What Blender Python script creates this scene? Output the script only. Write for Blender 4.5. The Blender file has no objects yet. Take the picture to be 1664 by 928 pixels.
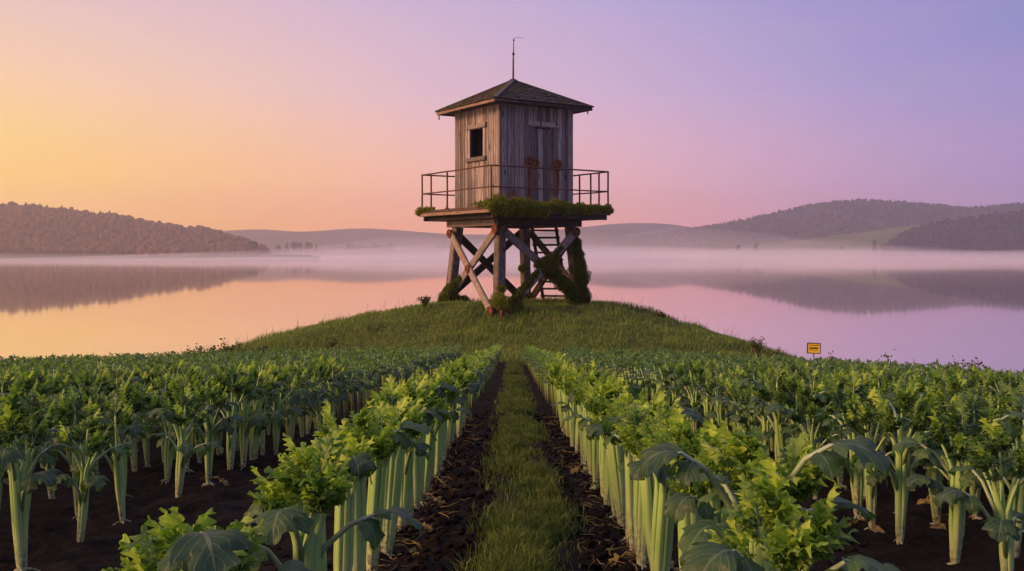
import bpy, math, random
import numpy as np
from math import radians, sin, cos, pi

SC = bpy.context.scene
COL = SC.collection
R = random.Random(7)
NR = np.random.RandomState(11)

def lin(c):
    return tuple(((v / 255.0) / 12.92 if v <= 10 else (((v / 255.0) + 0.055) / 1.055) ** 2.4) for v in c)

# ------------------------------------------------------------------ camera
F = 1618.0                       # focal length in photo pixels (1664 wide)
EYE = 0.95                       # eye height above the field datum
CX, HY = 832.0, 412.0            # centre column and horizon row of the photo
cam_d = bpy.data.cameras.new('camera')
cam = bpy.data.objects.new('camera', cam_d)
COL.objects.link(cam)
cam.location = (0, 0, EYE)
cam.rotation_euler = (radians(90), 0, 0)
cam_d.sensor_width = 36.0
cam_d.lens = F / 1664 * 36
cam_d.shift_y = -52.0 / 1664
cam_d.clip_start = 0.05
cam_d.clip_end = 20000
SC.camera = cam

# ------------------------------------------------------------------ sun and exposure
SUN_AZ, SUN_EL = -108.0, 23.0      # degrees, azimuth from the view direction
SUN_STRENGTH = 5.0
sun_d = bpy.data.lights.new('sun', 'SUN')
sun_d.energy = SUN_STRENGTH
sun_d.angle = radians(20)
sun_d.color = (1.0, 0.51, 0.24)
sun = bpy.data.objects.new('sun', sun_d)
COL.objects.link(sun)
sun.location = (-60, 20, 40)
from mathutils import Vector, Matrix
_ts = Vector((sin(radians(SUN_AZ)) * cos(radians(SUN_EL)), cos(radians(SUN_AZ)) * cos(radians(SUN_EL)), sin(radians(SUN_EL))))
sun.rotation_euler = _ts.to_track_quat('Z', 'Y').to_euler()
SC.view_settings.view_transform = 'Standard'
SC.view_settings.look = 'None'
SC.view_settings.gamma = 1.0
SC.view_settings.exposure = 0.0
SC.view_settings.use_curve_mapping = False

# ------------------------------------------------------------------ world: dawn sky
W = bpy.data.worlds.new('World')
SC.world = W
W.use_nodes = True
nt = W.node_tree
for n in list(nt.nodes):
    nt.nodes.remove(n)
def wn(t, **k):
    n = nt.nodes.new(t)
    for a, b in k.items():
        setattr(n, a, b)
    return n
def wmath(op, a, b=None, c=None, clamp=False):
    n = wn('ShaderNodeMath', operation=op, use_clamp=clamp)
    for i, v in enumerate((a, b, c)):
        if v is None:
            continue
        if isinstance(v, (int, float)):
            n.inputs[i].default_value = v
        else:
            nt.links.new(v, n.inputs[i])
    return n.outputs[0]
tc = wn('ShaderNodeTexCoord')
sx = wn('ShaderNodeSeparateXYZ')
nt.links.new(tc.outputs['Generated'], sx.inputs[0])
az = wmath('ARCTAN2', sx.outputs[0], sx.outputs[1])
tpos = wmath('MULTIPLY_ADD', az, 1 / (2 * pi), 0.5)
el = wmath('MULTIPLY', wmath('ARCSINE', sx.outputs[2]), 180 / pi)
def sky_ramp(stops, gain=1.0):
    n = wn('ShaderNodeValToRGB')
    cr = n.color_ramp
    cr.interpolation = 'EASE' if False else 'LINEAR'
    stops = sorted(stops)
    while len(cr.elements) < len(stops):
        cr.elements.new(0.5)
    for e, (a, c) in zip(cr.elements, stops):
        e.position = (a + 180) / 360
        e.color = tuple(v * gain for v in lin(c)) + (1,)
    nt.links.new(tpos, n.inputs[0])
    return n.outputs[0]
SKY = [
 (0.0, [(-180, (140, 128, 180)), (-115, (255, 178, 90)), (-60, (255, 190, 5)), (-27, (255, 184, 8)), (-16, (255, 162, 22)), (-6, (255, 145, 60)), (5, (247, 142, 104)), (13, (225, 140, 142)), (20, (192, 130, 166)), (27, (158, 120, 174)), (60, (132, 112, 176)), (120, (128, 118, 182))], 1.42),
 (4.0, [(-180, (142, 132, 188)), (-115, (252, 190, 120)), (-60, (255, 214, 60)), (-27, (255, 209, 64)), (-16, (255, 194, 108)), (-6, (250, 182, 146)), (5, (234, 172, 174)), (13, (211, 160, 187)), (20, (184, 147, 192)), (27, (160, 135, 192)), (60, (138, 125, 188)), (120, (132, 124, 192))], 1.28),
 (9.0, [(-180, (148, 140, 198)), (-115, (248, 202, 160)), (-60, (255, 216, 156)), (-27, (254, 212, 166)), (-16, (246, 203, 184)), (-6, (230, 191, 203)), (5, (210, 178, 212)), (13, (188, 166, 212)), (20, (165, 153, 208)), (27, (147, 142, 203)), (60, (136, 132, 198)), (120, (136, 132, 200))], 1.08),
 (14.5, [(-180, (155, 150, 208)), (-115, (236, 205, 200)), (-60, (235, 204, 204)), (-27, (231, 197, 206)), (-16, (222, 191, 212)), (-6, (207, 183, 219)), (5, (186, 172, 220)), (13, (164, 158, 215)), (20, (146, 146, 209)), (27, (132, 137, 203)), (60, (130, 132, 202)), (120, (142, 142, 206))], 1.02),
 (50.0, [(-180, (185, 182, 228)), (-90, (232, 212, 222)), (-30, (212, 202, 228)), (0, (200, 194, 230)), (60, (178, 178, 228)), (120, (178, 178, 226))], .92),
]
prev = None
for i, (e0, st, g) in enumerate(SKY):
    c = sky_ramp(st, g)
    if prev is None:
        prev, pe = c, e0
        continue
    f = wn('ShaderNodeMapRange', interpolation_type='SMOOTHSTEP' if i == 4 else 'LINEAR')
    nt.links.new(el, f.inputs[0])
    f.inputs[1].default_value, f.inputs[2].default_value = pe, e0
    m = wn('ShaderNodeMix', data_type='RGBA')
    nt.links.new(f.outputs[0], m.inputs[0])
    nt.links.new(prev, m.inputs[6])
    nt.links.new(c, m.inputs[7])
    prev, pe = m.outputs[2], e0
sky = wn('ShaderNodeTexSky')
sky.sky_type = 'NISHITA'
sky.sun_disc = False
sky.sun_elevation = radians(SUN_EL)
sky.sun_rotation = radians(SUN_AZ)
sky.dust_density = 2.0
skm = wn('ShaderNodeVectorMath', operation='SCALE')
nt.links.new(sky.outputs[0], skm.inputs[0])
skm.inputs['Scale'].default_value = 0.06
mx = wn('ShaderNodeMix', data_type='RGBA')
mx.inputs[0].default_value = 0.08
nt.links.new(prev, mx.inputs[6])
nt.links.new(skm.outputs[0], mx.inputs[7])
smp = wn('ShaderNodeMapping'); smp.inputs['Scale'].default_value = (1.3, 1.3, 13.0); smp.inputs['Rotation'].default_value = (0.05, 0.06, 0)
nt.links.new(tc.outputs['Generated'], smp.inputs[0])
snz = wn('ShaderNodeTexNoise'); snz.inputs['Scale'].default_value = 2.2; snz.inputs['Detail'].default_value = 5; snz.inputs['Roughness'].default_value = .5
nt.links.new(smp.outputs[0], snz.inputs['Vector'])
smr = wn('ShaderNodeMapRange'); smr.inputs[1].default_value = .45; smr.inputs[2].default_value = .8; smr.inputs[3].default_value = 0; smr.inputs[4].default_value = .09
nt.links.new(snz.outputs['Fac'], smr.inputs[0])
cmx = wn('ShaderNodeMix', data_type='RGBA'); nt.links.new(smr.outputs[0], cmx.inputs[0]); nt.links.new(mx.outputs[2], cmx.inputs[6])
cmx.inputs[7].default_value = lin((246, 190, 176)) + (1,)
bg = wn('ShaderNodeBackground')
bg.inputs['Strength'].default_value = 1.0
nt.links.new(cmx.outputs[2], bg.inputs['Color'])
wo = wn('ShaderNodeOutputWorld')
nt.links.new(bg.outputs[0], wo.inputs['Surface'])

cy = SC.cycles
cy.use_denoising = True
cy.max_bounces = 8
cy.diffuse_bounces = 3
cy.glossy_bounces = 3
cy.transmission_bounces = 4
cy.transparent_max_bounces = 6
cy.volume_bounces = 3
cy.sample_clamp_indirect = 4.0
cy.use_adaptive_sampling = True
cy.adaptive_threshold = 0.012

# ------------------------------------------------------------------ mesh helpers
class MB:
    """collects vertices, faces, a leaf coordinate and a few floats, and links them as ONE mesh object"""
    def __init__(s):
        s.v, s.f, s.m, s.uv, s.a, s.n = [], [], [], [], [], 0
    def add(s, V, Fs, mat=0, uv=None, a=0.0):
        V = np.asarray(V, float).reshape(-1, 3)
        if not isinstance(Fs, list) or (len(Fs) and not isinstance(Fs[0], np.ndarray)):
            by = {}
            for f in Fs:
                by.setdefault(len(f), []).append(f)
            Fs = [np.array(x, int) for x in by.values()]
        for x in Fs:
            s.f.append(x + s.n)
            s.m.append(np.full(len(x), mat, int))
        s.v.append(V)
        s.uv.append(np.zeros((len(V), 2)) if uv is None else np.asarray(uv, float))
        s.a.append(np.full(len(V), a, float) if np.isscalar(a) else np.asarray(a, float))
        s.n += len(V)
        return s
    def merge(s, o, M=None):
        V = np.concatenate(o.v)
        if M is not None:
            V = V @ np.array(M)[:3, :3].T + np.array(M)[:3, 3]
        s.v.append(V); s.uv += [np.concatenate(o.uv)]; s.a += [np.concatenate(o.a)]
        for x, m in zip(o.f, o.m):
            s.f.append(x + s.n); s.m.append(m)
        s.n += len(V)
        return s
    def mesh(s, name, mats, smooth=True):
        me = bpy.data.meshes.new(name)
        V = np.concatenate(s.v)
        me.vertices.add(len(V))
        me.vertices.foreach_set('co', V.astype(np.float32).ravel())
        tot = np.concatenate([np.full(len(x), x.shape[1], int) for x in s.f])
        loops = np.concatenate([x.ravel() for x in s.f])
        me.loops.add(len(loops))
        me.loops.foreach_set('vertex_index', loops.astype(np.int32))
        me.polygons.add(len(tot))
        st = np.concatenate([[0], np.cumsum(tot)[:-1]])
        me.polygons.foreach_set('loop_start', st.astype(np.int32))
        me.polygons.foreach_set('material_index', np.concatenate(s.m).astype(np.int32))
        me.polygons.foreach_set('use_smooth', np.full(len(tot), bool(smooth)))
        at = me.attributes.new('luv', 'FLOAT2', 'POINT')
        at.data.foreach_set('vector', np.concatenate(s.uv).astype(np.float32).ravel())
        at = me.attributes.new('val', 'FLOAT', 'POINT')
        at.data.foreach_set('value', np.concatenate(s.a).astype(np.float32))
        for m in (mats if isinstance(mats, (list, tuple)) else [mats]):
            me.materials.append(m)
        me.update(calc_edges=True)
        me.validate()
        return me
    def build(s, name, mats, parent=None, smooth=True):
        o = bpy.data.objects.new(name, s.mesh(name, mats, smooth))
        COL.objects.link(o)
        if parent is not None:
            o.parent = parent
        return o

def tag(o, label=None, cat=None, group=None, kind=None):
    if label: o['label'] = label
    if cat: o['category'] = cat
    if group: o['group'] = group
    if kind: o['kind'] = kind
    return o
def empty(name, loc, rz=0.0):
    o = bpy.data.objects.new(name, None)
    COL.objects.link(o)
    o.location = loc
    o.rotation_euler = (0, 0, rz)
    o.empty_display_size = 0.1
    return o
KIDS = {}
def kid(o, p):
    o.parent = p
    KIDS.setdefault(p.name, []).append(o)
    return o
def copy_tree(o, parent=None):
    c = o.copy()
    COL.objects.link(c)
    c.parent = parent
    for ch in KIDS.get(o.name, []):
        copy_tree(ch, c)
    return c

def hash2(ix, iy, seed):
    h = (ix.astype(np.int64) * 374761393 + iy.astype(np.int64) * 668265263 + seed * 974711) & 0x7fffffff
    h = ((h ^ (h >> 13)) * 1274126177) & 0x7fffffff
    h = (h ^ (h >> 16)) & 0xffff
    return h / 65535.0
def vn(x, y, seed=0):
    x = np.asarray(x, float); y = np.asarray(y, float)
    ix, iy = np.floor(x), np.floor(y)
    fx, fy = x - ix, y - iy
    fx = fx * fx * (3 - 2 * fx); fy = fy * fy * (3 - 2 * fy)
    a, b = hash2(ix, iy, seed), hash2(ix + 1, iy, seed)
    c, d = hash2(ix, iy + 1, seed), hash2(ix + 1, iy + 1, seed)
    return (a * (1 - fx) + b * fx) * (1 - fy) + (c * (1 - fx) + d * fx) * fy - 0.5
def fbm(x, y, o=4, seed=0):
    t, a, s = 0, 1.0, 1.0
    for i in range(o):
        t = t + a * vn(np.asarray(x) * s + 17.3 * i, np.asarray(y) * s - 9.1 * i, seed + i)
        a *= 0.5; s *= 2.0
    return t

def grid_faces(nu, nv, off=0):
    """faces of a grid whose vertices are stored row by row: index = i*nv + j"""
    i, j = np.meshgrid(np.arange(nu - 1), np.arange(nv - 1), indexing='ij')
    a = (i * nv + j).ravel() + off
    return np.stack([a, a + nv, a + nv + 1, a + 1], 1)

def tube(mb, P, rad, k=8, mat=0, ribs=0, ribamp=0.0, cap=True, a=0.0, flat=1.0, ref=None):
    P = np.asarray(P, float)
    n = len(P)
    rad = np.full(n, rad, float) if np.isscalar(rad) else np.asarray(rad, float)
    T = np.gradient(P, axis=0)
    T /= np.linalg.norm(T, axis=1)[:, None] + 1e-9
    r0 = np.array(ref if ref is not None else ((1, 0, 0) if abs(T[0][0]) < .8 else (0, 1, 0)), float)
    B = np.cross(T, r0); B /= np.linalg.norm(B, axis=1)[:, None] + 1e-9
    N = np.cross(B, T)
    th = np.arange(k) * 2 * pi / k
    prof = 1 + ribamp * np.cos(th * ribs) if ribs else np.ones(k)
    c, s = np.cos(th) * prof, np.sin(th) * prof * flat
    V = P[:, None, :] + rad[:, None, None] * (c[None, :, None] * N[:, None, :] + s[None, :, None] * B[:, None, :])
    L = np.concatenate([[0], np.cumsum(np.linalg.norm(np.diff(P, axis=0), axis=1))])
    uv = np.stack([np.repeat(L / max(L[-1], 1e-6), k), np.tile(np.arange(k) / k, n)], 1)
    i, j = np.meshgrid(np.arange(n - 1), np.arange(k), indexing='ij')
    f = np.stack([i * k + j, i * k + (j + 1) % k, (i + 1) * k + (j + 1) % k, (i + 1) * k + j], -1).reshape(-1, 4)
    Fs = [f]
    if cap:
        Fs.append(np.array([list(range(k))[::-1]])); Fs.append(np.array([[(n - 1) * k + q for q in range(k)]]))
    mb.add(V.reshape(-1, 3), Fs, mat, uv, a)
    return mb

BOXF = np.array([[0, 3, 2, 1], [4, 5, 6, 7], [0, 1, 5, 4], [1, 2, 6, 5], [2, 3, 7, 6], [3, 0, 4, 7]])
def box(mb, lo, hi, mat=0, a=0.0, jit=0.0):
    x0, y0, z0 = lo; x1, y1, z1 = hi
    V = np.array([[x0, y0, z0], [x1, y0, z0], [x1, y1, z0], [x0, y1, z0], [x0, y0, z1], [x1, y0, z1], [x1, y1, z1], [x0, y1, z1]], float)
    if jit:
        V += NR.uniform(-jit, jit, V.shape)
    mb.add(V, [BOXF], mat, None, a)
    return mb
def beam(mb, p, q, w, h, side=(0, 0, 1), mat=0, a=0.0, seg=5, wob=0.0, bev=0.02):
    """a timber from p to q: w along 'side', h across it, chamfered, slightly uneven"""
    p, q = np.array(p, float), np.array(q, float)
    t = (q - p) / np.linalg.norm(q - p)
    s = np.array(side, float); s -= t * s.dot(t); s /= np.linalg.norm(s)
    b = np.cross(t, s)
    x, y, c = w / 2, h / 2, min(bev, w * .3, h * .3)
    pr = [(x - c, -y), (x, -y + c), (x, y - c), (x - c, y), (-x + c, y), (-x, y - c), (-x, -y + c), (-x + c, -y)]
    V = []
    for i in range(seg + 1):
        o = p + (q - p) * i / seg
        k = 1 + (NR.uniform(-wob, wob) if wob else 0)
        dx = NR.uniform(-wob, wob, 2) * .15
        for (u, v) in pr:
            V.append(o + s * (u * k + dx[0] * w) + b * (v * k + dx[1] * h))
    f = []
    for i in range(seg):
        for j in range(8):
            f.append((i * 8 + j, i * 8 + (j + 1) % 8, i * 8 + 8 + (j + 1) % 8, i * 8 + 8 + j))
    f.append(tuple(range(8))[::-1]); f.append(tuple(seg * 8 + j for j in range(8)))
    mb.add(np.array(V), f, mat, None, a)
    return mb

def ico(sub):
    import bmesh
    b = bmesh.new()
    bmesh.ops.create_icosphere(b, subdivisions=sub, radius=1.0)
    V = np.array([v.co[:] for v in b.verts]); Fs = np.array([[v.index for v in f.verts] for f in b.faces])
    b.free()
    return V, Fs
ICO1, ICO2, ICO3 = ico(1), ico(2), ico(3)

# ------------------------------------------------------------------ material helpers
class MT:
    def __init__(s, name):
        s.m = bpy.data.materials.new(name); s.m.use_nodes = True
        s.t = s.m.node_tree
        s.b = s.t.nodes['Principled BSDF']; s.out = s.t.nodes['Material Output']
        s.obj = None
    def n(s, t, **k):
        x = s.t.nodes.new(t)
        for a, b in k.items():
            setattr(x, a, b)
        return x
    def l(s, a, b): s.t.links.new(a, b)
    def coord(s, kind='Object'):
        if s.obj is None: s.obj = s.n('ShaderNodeTexCoord')
        return s.obj.outputs[kind]
    def mapped(s, scale, kind='Object', loc=None):
        mp = s.n('ShaderNodeMapping'); mp.inputs['Scale'].default_value = scale
        if loc is not None: s.l(loc, mp.inputs['Location'])
        s.l(s.coord(kind), mp.inputs[0]); return mp.outputs[0]
    def noise(s, scale, detail=4, vec=None, rough=.55):
        x = s.n('ShaderNodeTexNoise'); x.inputs['Scale'].default_value = scale
        x.inputs['Detail'].default_value = detail; x.inputs['Roughness'].default_value = rough
        s.l(vec if vec is not None else s.coord(), x.inputs['Vector']); return x.outputs['Fac']
    def ramp(s, fac, stops, interp='LINEAR'):
        x = s.n('ShaderNodeValToRGB'); cr = x.color_ramp; cr.interpolation = interp
        while len(cr.elements) < len(stops): cr.elements.new(.5)
        for e, (p, c) in zip(cr.elements, stops):
            e.position = p; e.color = (c if len(c) == 4 else tuple(c) + (1,)) if not np.isscalar(c) else (c, c, c, 1)
        s.l(fac, x.inputs[0]); return x.outputs[0]
    def math(s, op, a, b=None, c=None, clamp=False):
        x = s.n('ShaderNodeMath', operation=op, use_clamp=clamp)
        for i, v in enumerate((a, b, c)):
            if v is None: continue
            if isinstance(v, (int, float)): x.inputs[i].default_value = v
            else: s.l(v, x.inputs[i])
        return x.outputs[0]
    def mix(s, f, a, b, blend='MIX'):
        x = s.n('ShaderNodeMix', data_type='RGBA', blend_type=blend)
        for i, v in ((0, f), (6, a), (7, b)):
            if isinstance(v, (int, float)): x.inputs[i].default_value = v
            elif isinstance(v, tuple): x.inputs[i].default_value = tuple(v) + (1,) if len(v) == 3 else v
            else: s.l(v, x.inputs[i])
        return x.outputs[2]
    def attr(s, name, out='Fac'):
        x = s.n('ShaderNodeAttribute'); x.attribute_name = name; return x.outputs[out]
    def sep(s, v):
        x = s.n('ShaderNodeSeparateXYZ'); s.l(v, x.inputs[0]); return x.outputs
    def bump(s, h, strength=.4, dist=.02):
        x = s.n('ShaderNodeBump'); x.inputs['Strength'].default_value = strength; x.inputs['Distance'].default_value = dist
        s.l(h, x.inputs['Height']); s.l(x.outputs[0], s.b.inputs['Normal']); return x
    def col(s, c):
        if isinstance(c, tuple): s.b.inputs['Base Color'].default_value = c + (1,)
        else: s.l(c, s.b.inputs['Base Color'])
    def rough(s, v): s.b.inputs['Roughness'].default_value = v
    def spec(s, v): s.b.inputs['Specular IOR Level'].default_value = v

def translucent(M, color, amount):
    t = M.n('ShaderNodeBsdfTranslucent')
    if isinstance(color, tuple): t.inputs[0].default_value = color + (1,)
    else: M.l(color, t.inputs[0])
    x = M.n('ShaderNodeMixShader'); x.inputs[0].default_value = amount
    M.l(M.b.outputs[0], x.inputs[1]); M.l(t.outputs[0], x.inputs[2]); M.l(x.outputs[0], M.out.inputs['Surface'])

# celery leaf: 'val' is youth (0 mature blue-green, 1 lime heart leaf)
def leaf_material():
    M = MT('celery_leaf')
    u, v, _ = M.sep(M.attr('luv', 'Vector'))
    av = M.math('ABSOLUTE', v)
    base = M.ramp(M.attr('val'), [(0, (.028, .072, .040)), (.35, (.048, .115, .032)), (.7, (.155, .28, .040)), (1, (.36, .50, .065))])
    nz = M.noise(22, 3)
    base = M.mix(M.ramp(nz, [(.3, 0.0), (.75, 1.0)]), base, M.mix(1.0, base, (1.45, 1.35, 1.2), 'MULTIPLY'))
    oi = M.n('ShaderNodeObjectInfo')
    base = M.mix(M.math('MULTIPLY', oi.outputs['Random'], .35), base, M.mix(1.0, base, (.7, .85, .9), 'MULTIPLY'))
    mid = M.ramp(av, [(.0, 1.0), (.045, 1.0), (.085, 0.0)])
    sv = M.math('FRACT', M.math('MULTIPLY', M.math('SUBTRACT', u, M.math('MULTIPLY', av, .32)), 7.0))
    svm = M.ramp(M.math('ABSOLUTE', M.math('SUBTRACT', sv, .5)), [(.0, .7), (.05, .5), (.13, 0.0)])
    vein = M.math('MAXIMUM', mid, svm)
    c = M.mix(M.math('MULTIPLY', vein, .65), base, M.mix(.45, base, (.34, .42, .28)))
    M.col(c); M.rough(.5); M.spec(.45)
    M.bump(M.math('SUBTRACT', M.math('MULTIPLY', nz, .5), M.math('MULTIPLY', vein, .6)), .5, .004)
    translucent(M, M.mix(1.0, c, (1.2, 1.35, .6), 'MULTIPLY'), .42)
    return M.m
def stalk_material():
    M = MT('celery_stalk')
    z = M.attr('val')
    M_z = M.math('ADD', z, M.math('MULTIPLY', M.math('SUBTRACT', M.noise(9, 3), .5), .1))
    c = M.ramp(M_z, [(.0, (.50, .52, .36)), (.07, (.45, .57, .26)), (.28, (.29, .46, .14)), (.5, (.35, .53, .19)), (.75, (.26, .43, .13))])
    w = M.n('ShaderNodeTexNoise'); w.inputs['Scale'].default_value = 1.0; w.inputs['Detail'].default_value = 3
    M.l(M.mapped((260, 260, 5)), w.inputs['Vector'])
    c = M.mix(M.math('MULTIPLY', M.ramp(w.outputs['Fac'], [(.35, 0.0), (.65, 1.0)]), .35), c, M.mix(1.0, c, (.55, .68, .5), 'MULTIPLY'))
    oi = M.n('ShaderNodeObjectInfo')
    c = M.mix(M.math('MULTIPLY', oi.outputs['Random'], .5), c, M.mix(1.0, c, (.72, .85, .7), 'MULTIPLY'))
    dirt = M.math('MULTIPLY', M.ramp(M_z, [(.02, 1.0), (.16, 0.0)]), M.ramp(M.noise(45, 4), [(.42, 0.0), (.6, .85)]))
    c = M.mix(dirt, c, (.07, .05, .03))
    bl = M.ramp(M.noise(26, 5), [(.66, 0.0), (.74, .5)])
    c = M.mix(bl, c, (.20, .17, .06))
    M.col(c); M.rough(.5); M.spec(.3)
    M.b.inputs['Subsurface Weight'].default_value = 0.0
    M.bump(w.outputs['Fac'], .35, .003)
    return M.m
def petiole_material():
    M = MT('leaf_stalk')
    u = M.sep(M.attr('luv', 'Vector'))[0]
    c = M.ramp(u, [(0, (.17, .27, .09)), (.6, (.20, .30, .16)), (1, (.30, .40, .28))])
    M.col(c); M.rough(.4)
    return M.m
def dry_material():
    M = MT('withered_leaf')
    c = M.ramp(M.noise(30, 4), [(.3, (.12, .075, .03)), (.55, (.24, .19, .06)), (.75, (.20, .21, .05))])
    M.col(c); M.rough(.8); M.bump(M.noise(80, 3), .6, .004)
    translucent(M, c, .2)
    return M.m
LEAF, STALK, PETIOLE, DRY = leaf_material(), stalk_material(), petiole_material(), dry_material()

def wood_material(name, dark, mid, light, warm=(.20, .13, .08), stains=(), grain=(14, 14, 1.1), moss=0.0):
    """weathered boards; 'val' carries a random number per board; stains: (axis, u0, halfwidth, ztop, zbottom)"""
    M = MT(name)
    r = M.attr('val')
    off = M.n('ShaderNodeCombineXYZ')
    for i, k in enumerate((37.0, 91.0, 53.0)):
        M.l(M.math('MULTIPLY', r, k), off.inputs[i])
    v = M.mapped(grain, loc=off.outputs[0])
    g = M.noise(1.0, 6, v, .65)
    big = M.noise(.8, 4, M.mapped((1, 1, .6), loc=off.outputs[0]))
    c = M.ramp(g, [(.25, dark), (.48, mid), (.72, light)])
    c = M.mix(M.math('MULTIPLY', M.ramp(big, [(.4, 0.0), (.7, 1.0)]), .55), c, warm)
    tone = M.math('MULTIPLY_ADD', M.math('FRACT', M.math('MULTIPLY', r, 7.31)), 1.0, .42)
    tn = M.n('ShaderNodeVectorMath', operation='SCALE'); M.l(c, tn.inputs[0]); M.l(tone, tn.inputs['Scale']); c = tn.outputs[0]
    kn = M.n('ShaderNodeTexVoronoi'); kn.inputs['Scale'].default_value = 1.0
    M.l(M.mapped((2.6, 2.6, .9), loc=off.outputs[0]), kn.inputs['Vector'])
    c = M.mix(M.ramp(kn.outputs['Distance'], [(.07, .9), (.19, 0.0)]), c, (.015, .012, .010))
    for (ax, u0, hw, zt, zb) in stains:
        S = M.sep(M.coord())
        wob = M.math('MULTIPLY', M.math('SUBTRACT', M.noise(2.2, 3), .5), hw * 1.2)
        d = M.math('DIVIDE', M.math('ABSOLUTE', M.math('ADD', M.math('SUBTRACT', S[ax], u0), wob)), hw)
        f = M.ramp(d, [(.35, 1.0), (1.0, 0.0)])
        up = M.n('ShaderNodeMapRange'); M.l(S[2], up.inputs[0]); up.inputs[1].default_value = zt; up.inputs[2].default_value = zt - .12
        dn = M.n('ShaderNodeMapRange'); M.l(S[2], dn.inputs[0]); dn.inputs[1].default_value = zb; dn.inputs[2].default_value = zb + .5
        f = M.math('MULTIPLY', M.math('MULTIPLY', f, up.outputs[0]), dn.outputs[0])
        f = M.math('MULTIPLY', f, M.ramp(M.noise(5, 5, M.mapped((3, 3, .5))), [(.3, .35), (.6, 1.0)]))
        c = M.mix(f, c, M.ramp(M.noise(11, 4), [(.3, (.075, .022, .010)), (.7, (.17, .055, .020))]))
    if moss:
        mk = M.ramp(M.noise(1.7, 5), [(.62 - moss * .3, 0.0), (.72 - moss * .2, 1.0)])
        c = M.mix(M.math('MULTIPLY', mk, .85), c, M.ramp(M.noise(30, 3), [(.3, (.02, .03, .008)), (.7, (.06, .08, .015))]))
    M.col(c); M.rough(.85); M.spec(.25)
    M.bump(g, .55, .02)
    return M.m
WALLW = wood_material('weathered_wall_wood', (.045, .040, .042), (.185, .165, .165), (.36, .33, .33), (.20, .135, .105),
        stains=((0, -.42, .17, 6.90, 4.9), (0, -.12, .13, 6.9, 5.6), (0, 1.15, .20, 6.85, 5.1), (0, -1.35, .30, 5.7, 4.8), (0, .9, .5, 5.2, 4.8)))
TRIMW = wood_material('pale_trim_wood', (.09, .08, .075), (.22, .20, .19), (.34, .31, .30), (.24, .17, .12), grain=(9, 9, 2.2))
BEAMW = wood_material('timber', (.035, .030, .029), (.115, .100, .096), (.23, .21, .205), (.14, .09, .062), grain=(7, 7, 7))
BRACEW = wood_material('grey_timber', (.045, .039, .038), (.155, .138, .133), (.28, .255, .25), (.17, .10, .066), grain=(6, 6, 6))
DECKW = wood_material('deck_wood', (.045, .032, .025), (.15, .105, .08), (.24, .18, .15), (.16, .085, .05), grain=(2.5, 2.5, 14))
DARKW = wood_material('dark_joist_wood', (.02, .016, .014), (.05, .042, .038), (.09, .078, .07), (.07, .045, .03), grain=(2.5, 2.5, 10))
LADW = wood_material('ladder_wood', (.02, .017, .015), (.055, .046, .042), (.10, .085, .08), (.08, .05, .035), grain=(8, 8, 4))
def shingle_material():
    M = MT('old_shingles')
    r = M.attr('val')
    c = M.ramp(r, [(0, (.014, .013, .014)), (.5, (.033, .031, .034)), (1, (.062, .058, .062))])
    c = M.mix(M.ramp(M.noise(6, 5), [(.35, 0.0), (.75, .6)]), c, (.065, .06, .06))
    mk = M.math('MULTIPLY', M.ramp(M.noise(.9, 4), [(.50, 0.0), (.62, 1.0)]), .8)
    c = M.mix(mk, c, M.ramp(M.noise(14, 3), [(.3, (.03, .032, .012)), (.7, (.085, .08, .025))]))
    M.col(c); M.rough(.8); M.spec(.3); M.bump(M.noise(20, 4), .5, .02)
    return M.m
SHING = shingle_material()
def metal_mat(name, a, b, rough=.6, metal=.5):
    M = MT(name); M.col(M.ramp(M.noise(12, 5), [(.35, a), (.65, b)])); M.rough(rough); M.b.inputs['Metallic'].default_value = metal
    M.bump(M.noise(40, 4), .4, .004); return M.m
RUSTB = metal_mat('bright_rust', (.20, .07, .015), (.42, .17, .04), .6, .2)
RUST = metal_mat('rusty_iron', (.08, .022, .009), (.24, .075, .024), .8, .15)
RUSTD = metal_mat('dark_rusty_iron', (.022, .012, .009), (.07, .03, .018), .7, .4)
RAILM = metal_mat('rail_iron', (.035, .018, .012), (.13, .05, .028), .7, .3)
HOLE = metal_mat('hub_metal', (.25, .22, .20), (.42, .36, .32), .4, .7)
def moss_material(name, a, b, c):
    M = MT(name); k = M.ramp(M.attr('val'), [(0, a), (.55, b), (1, c)]); M.col(k); M.rough(.95); M.spec(.1)
    translucent(M, k, .25); return M.m
MOSS = moss_material('moss', (.035, .05, .005), (.16, .19, .018), (.32, .35, .04))
IVY = moss_material('ivy_moss', (.022, .034, .006), (.075, .10, .014), (.17, .20, .028))
def grass_material(name, a, b, c):
    M = MT(name)
    k = M.ramp(M.attr('val'), [(0, a), (.5, b), (1, c)])
    pt = M.noise(.45, 4)
    k = M.mix(M.ramp(pt, [(.35, 0.0), (.68, .75)]), k, M.mix(1.0, k, (1.35, 1.18, .9), 'MULTIPLY'))
    M.col(k); M.rough(.6); M.spec(.3); translucent(M, k, .3); return M.m
GRASS = grass_material('grass_blades', (.060, .135, .024), (.145, .240, .042), (.27, .31, .09))
PATHG = grass_material('path_grass_blades', (.035, .075, .018), (.115, .190, .040), (.24, .28, .08))

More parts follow.
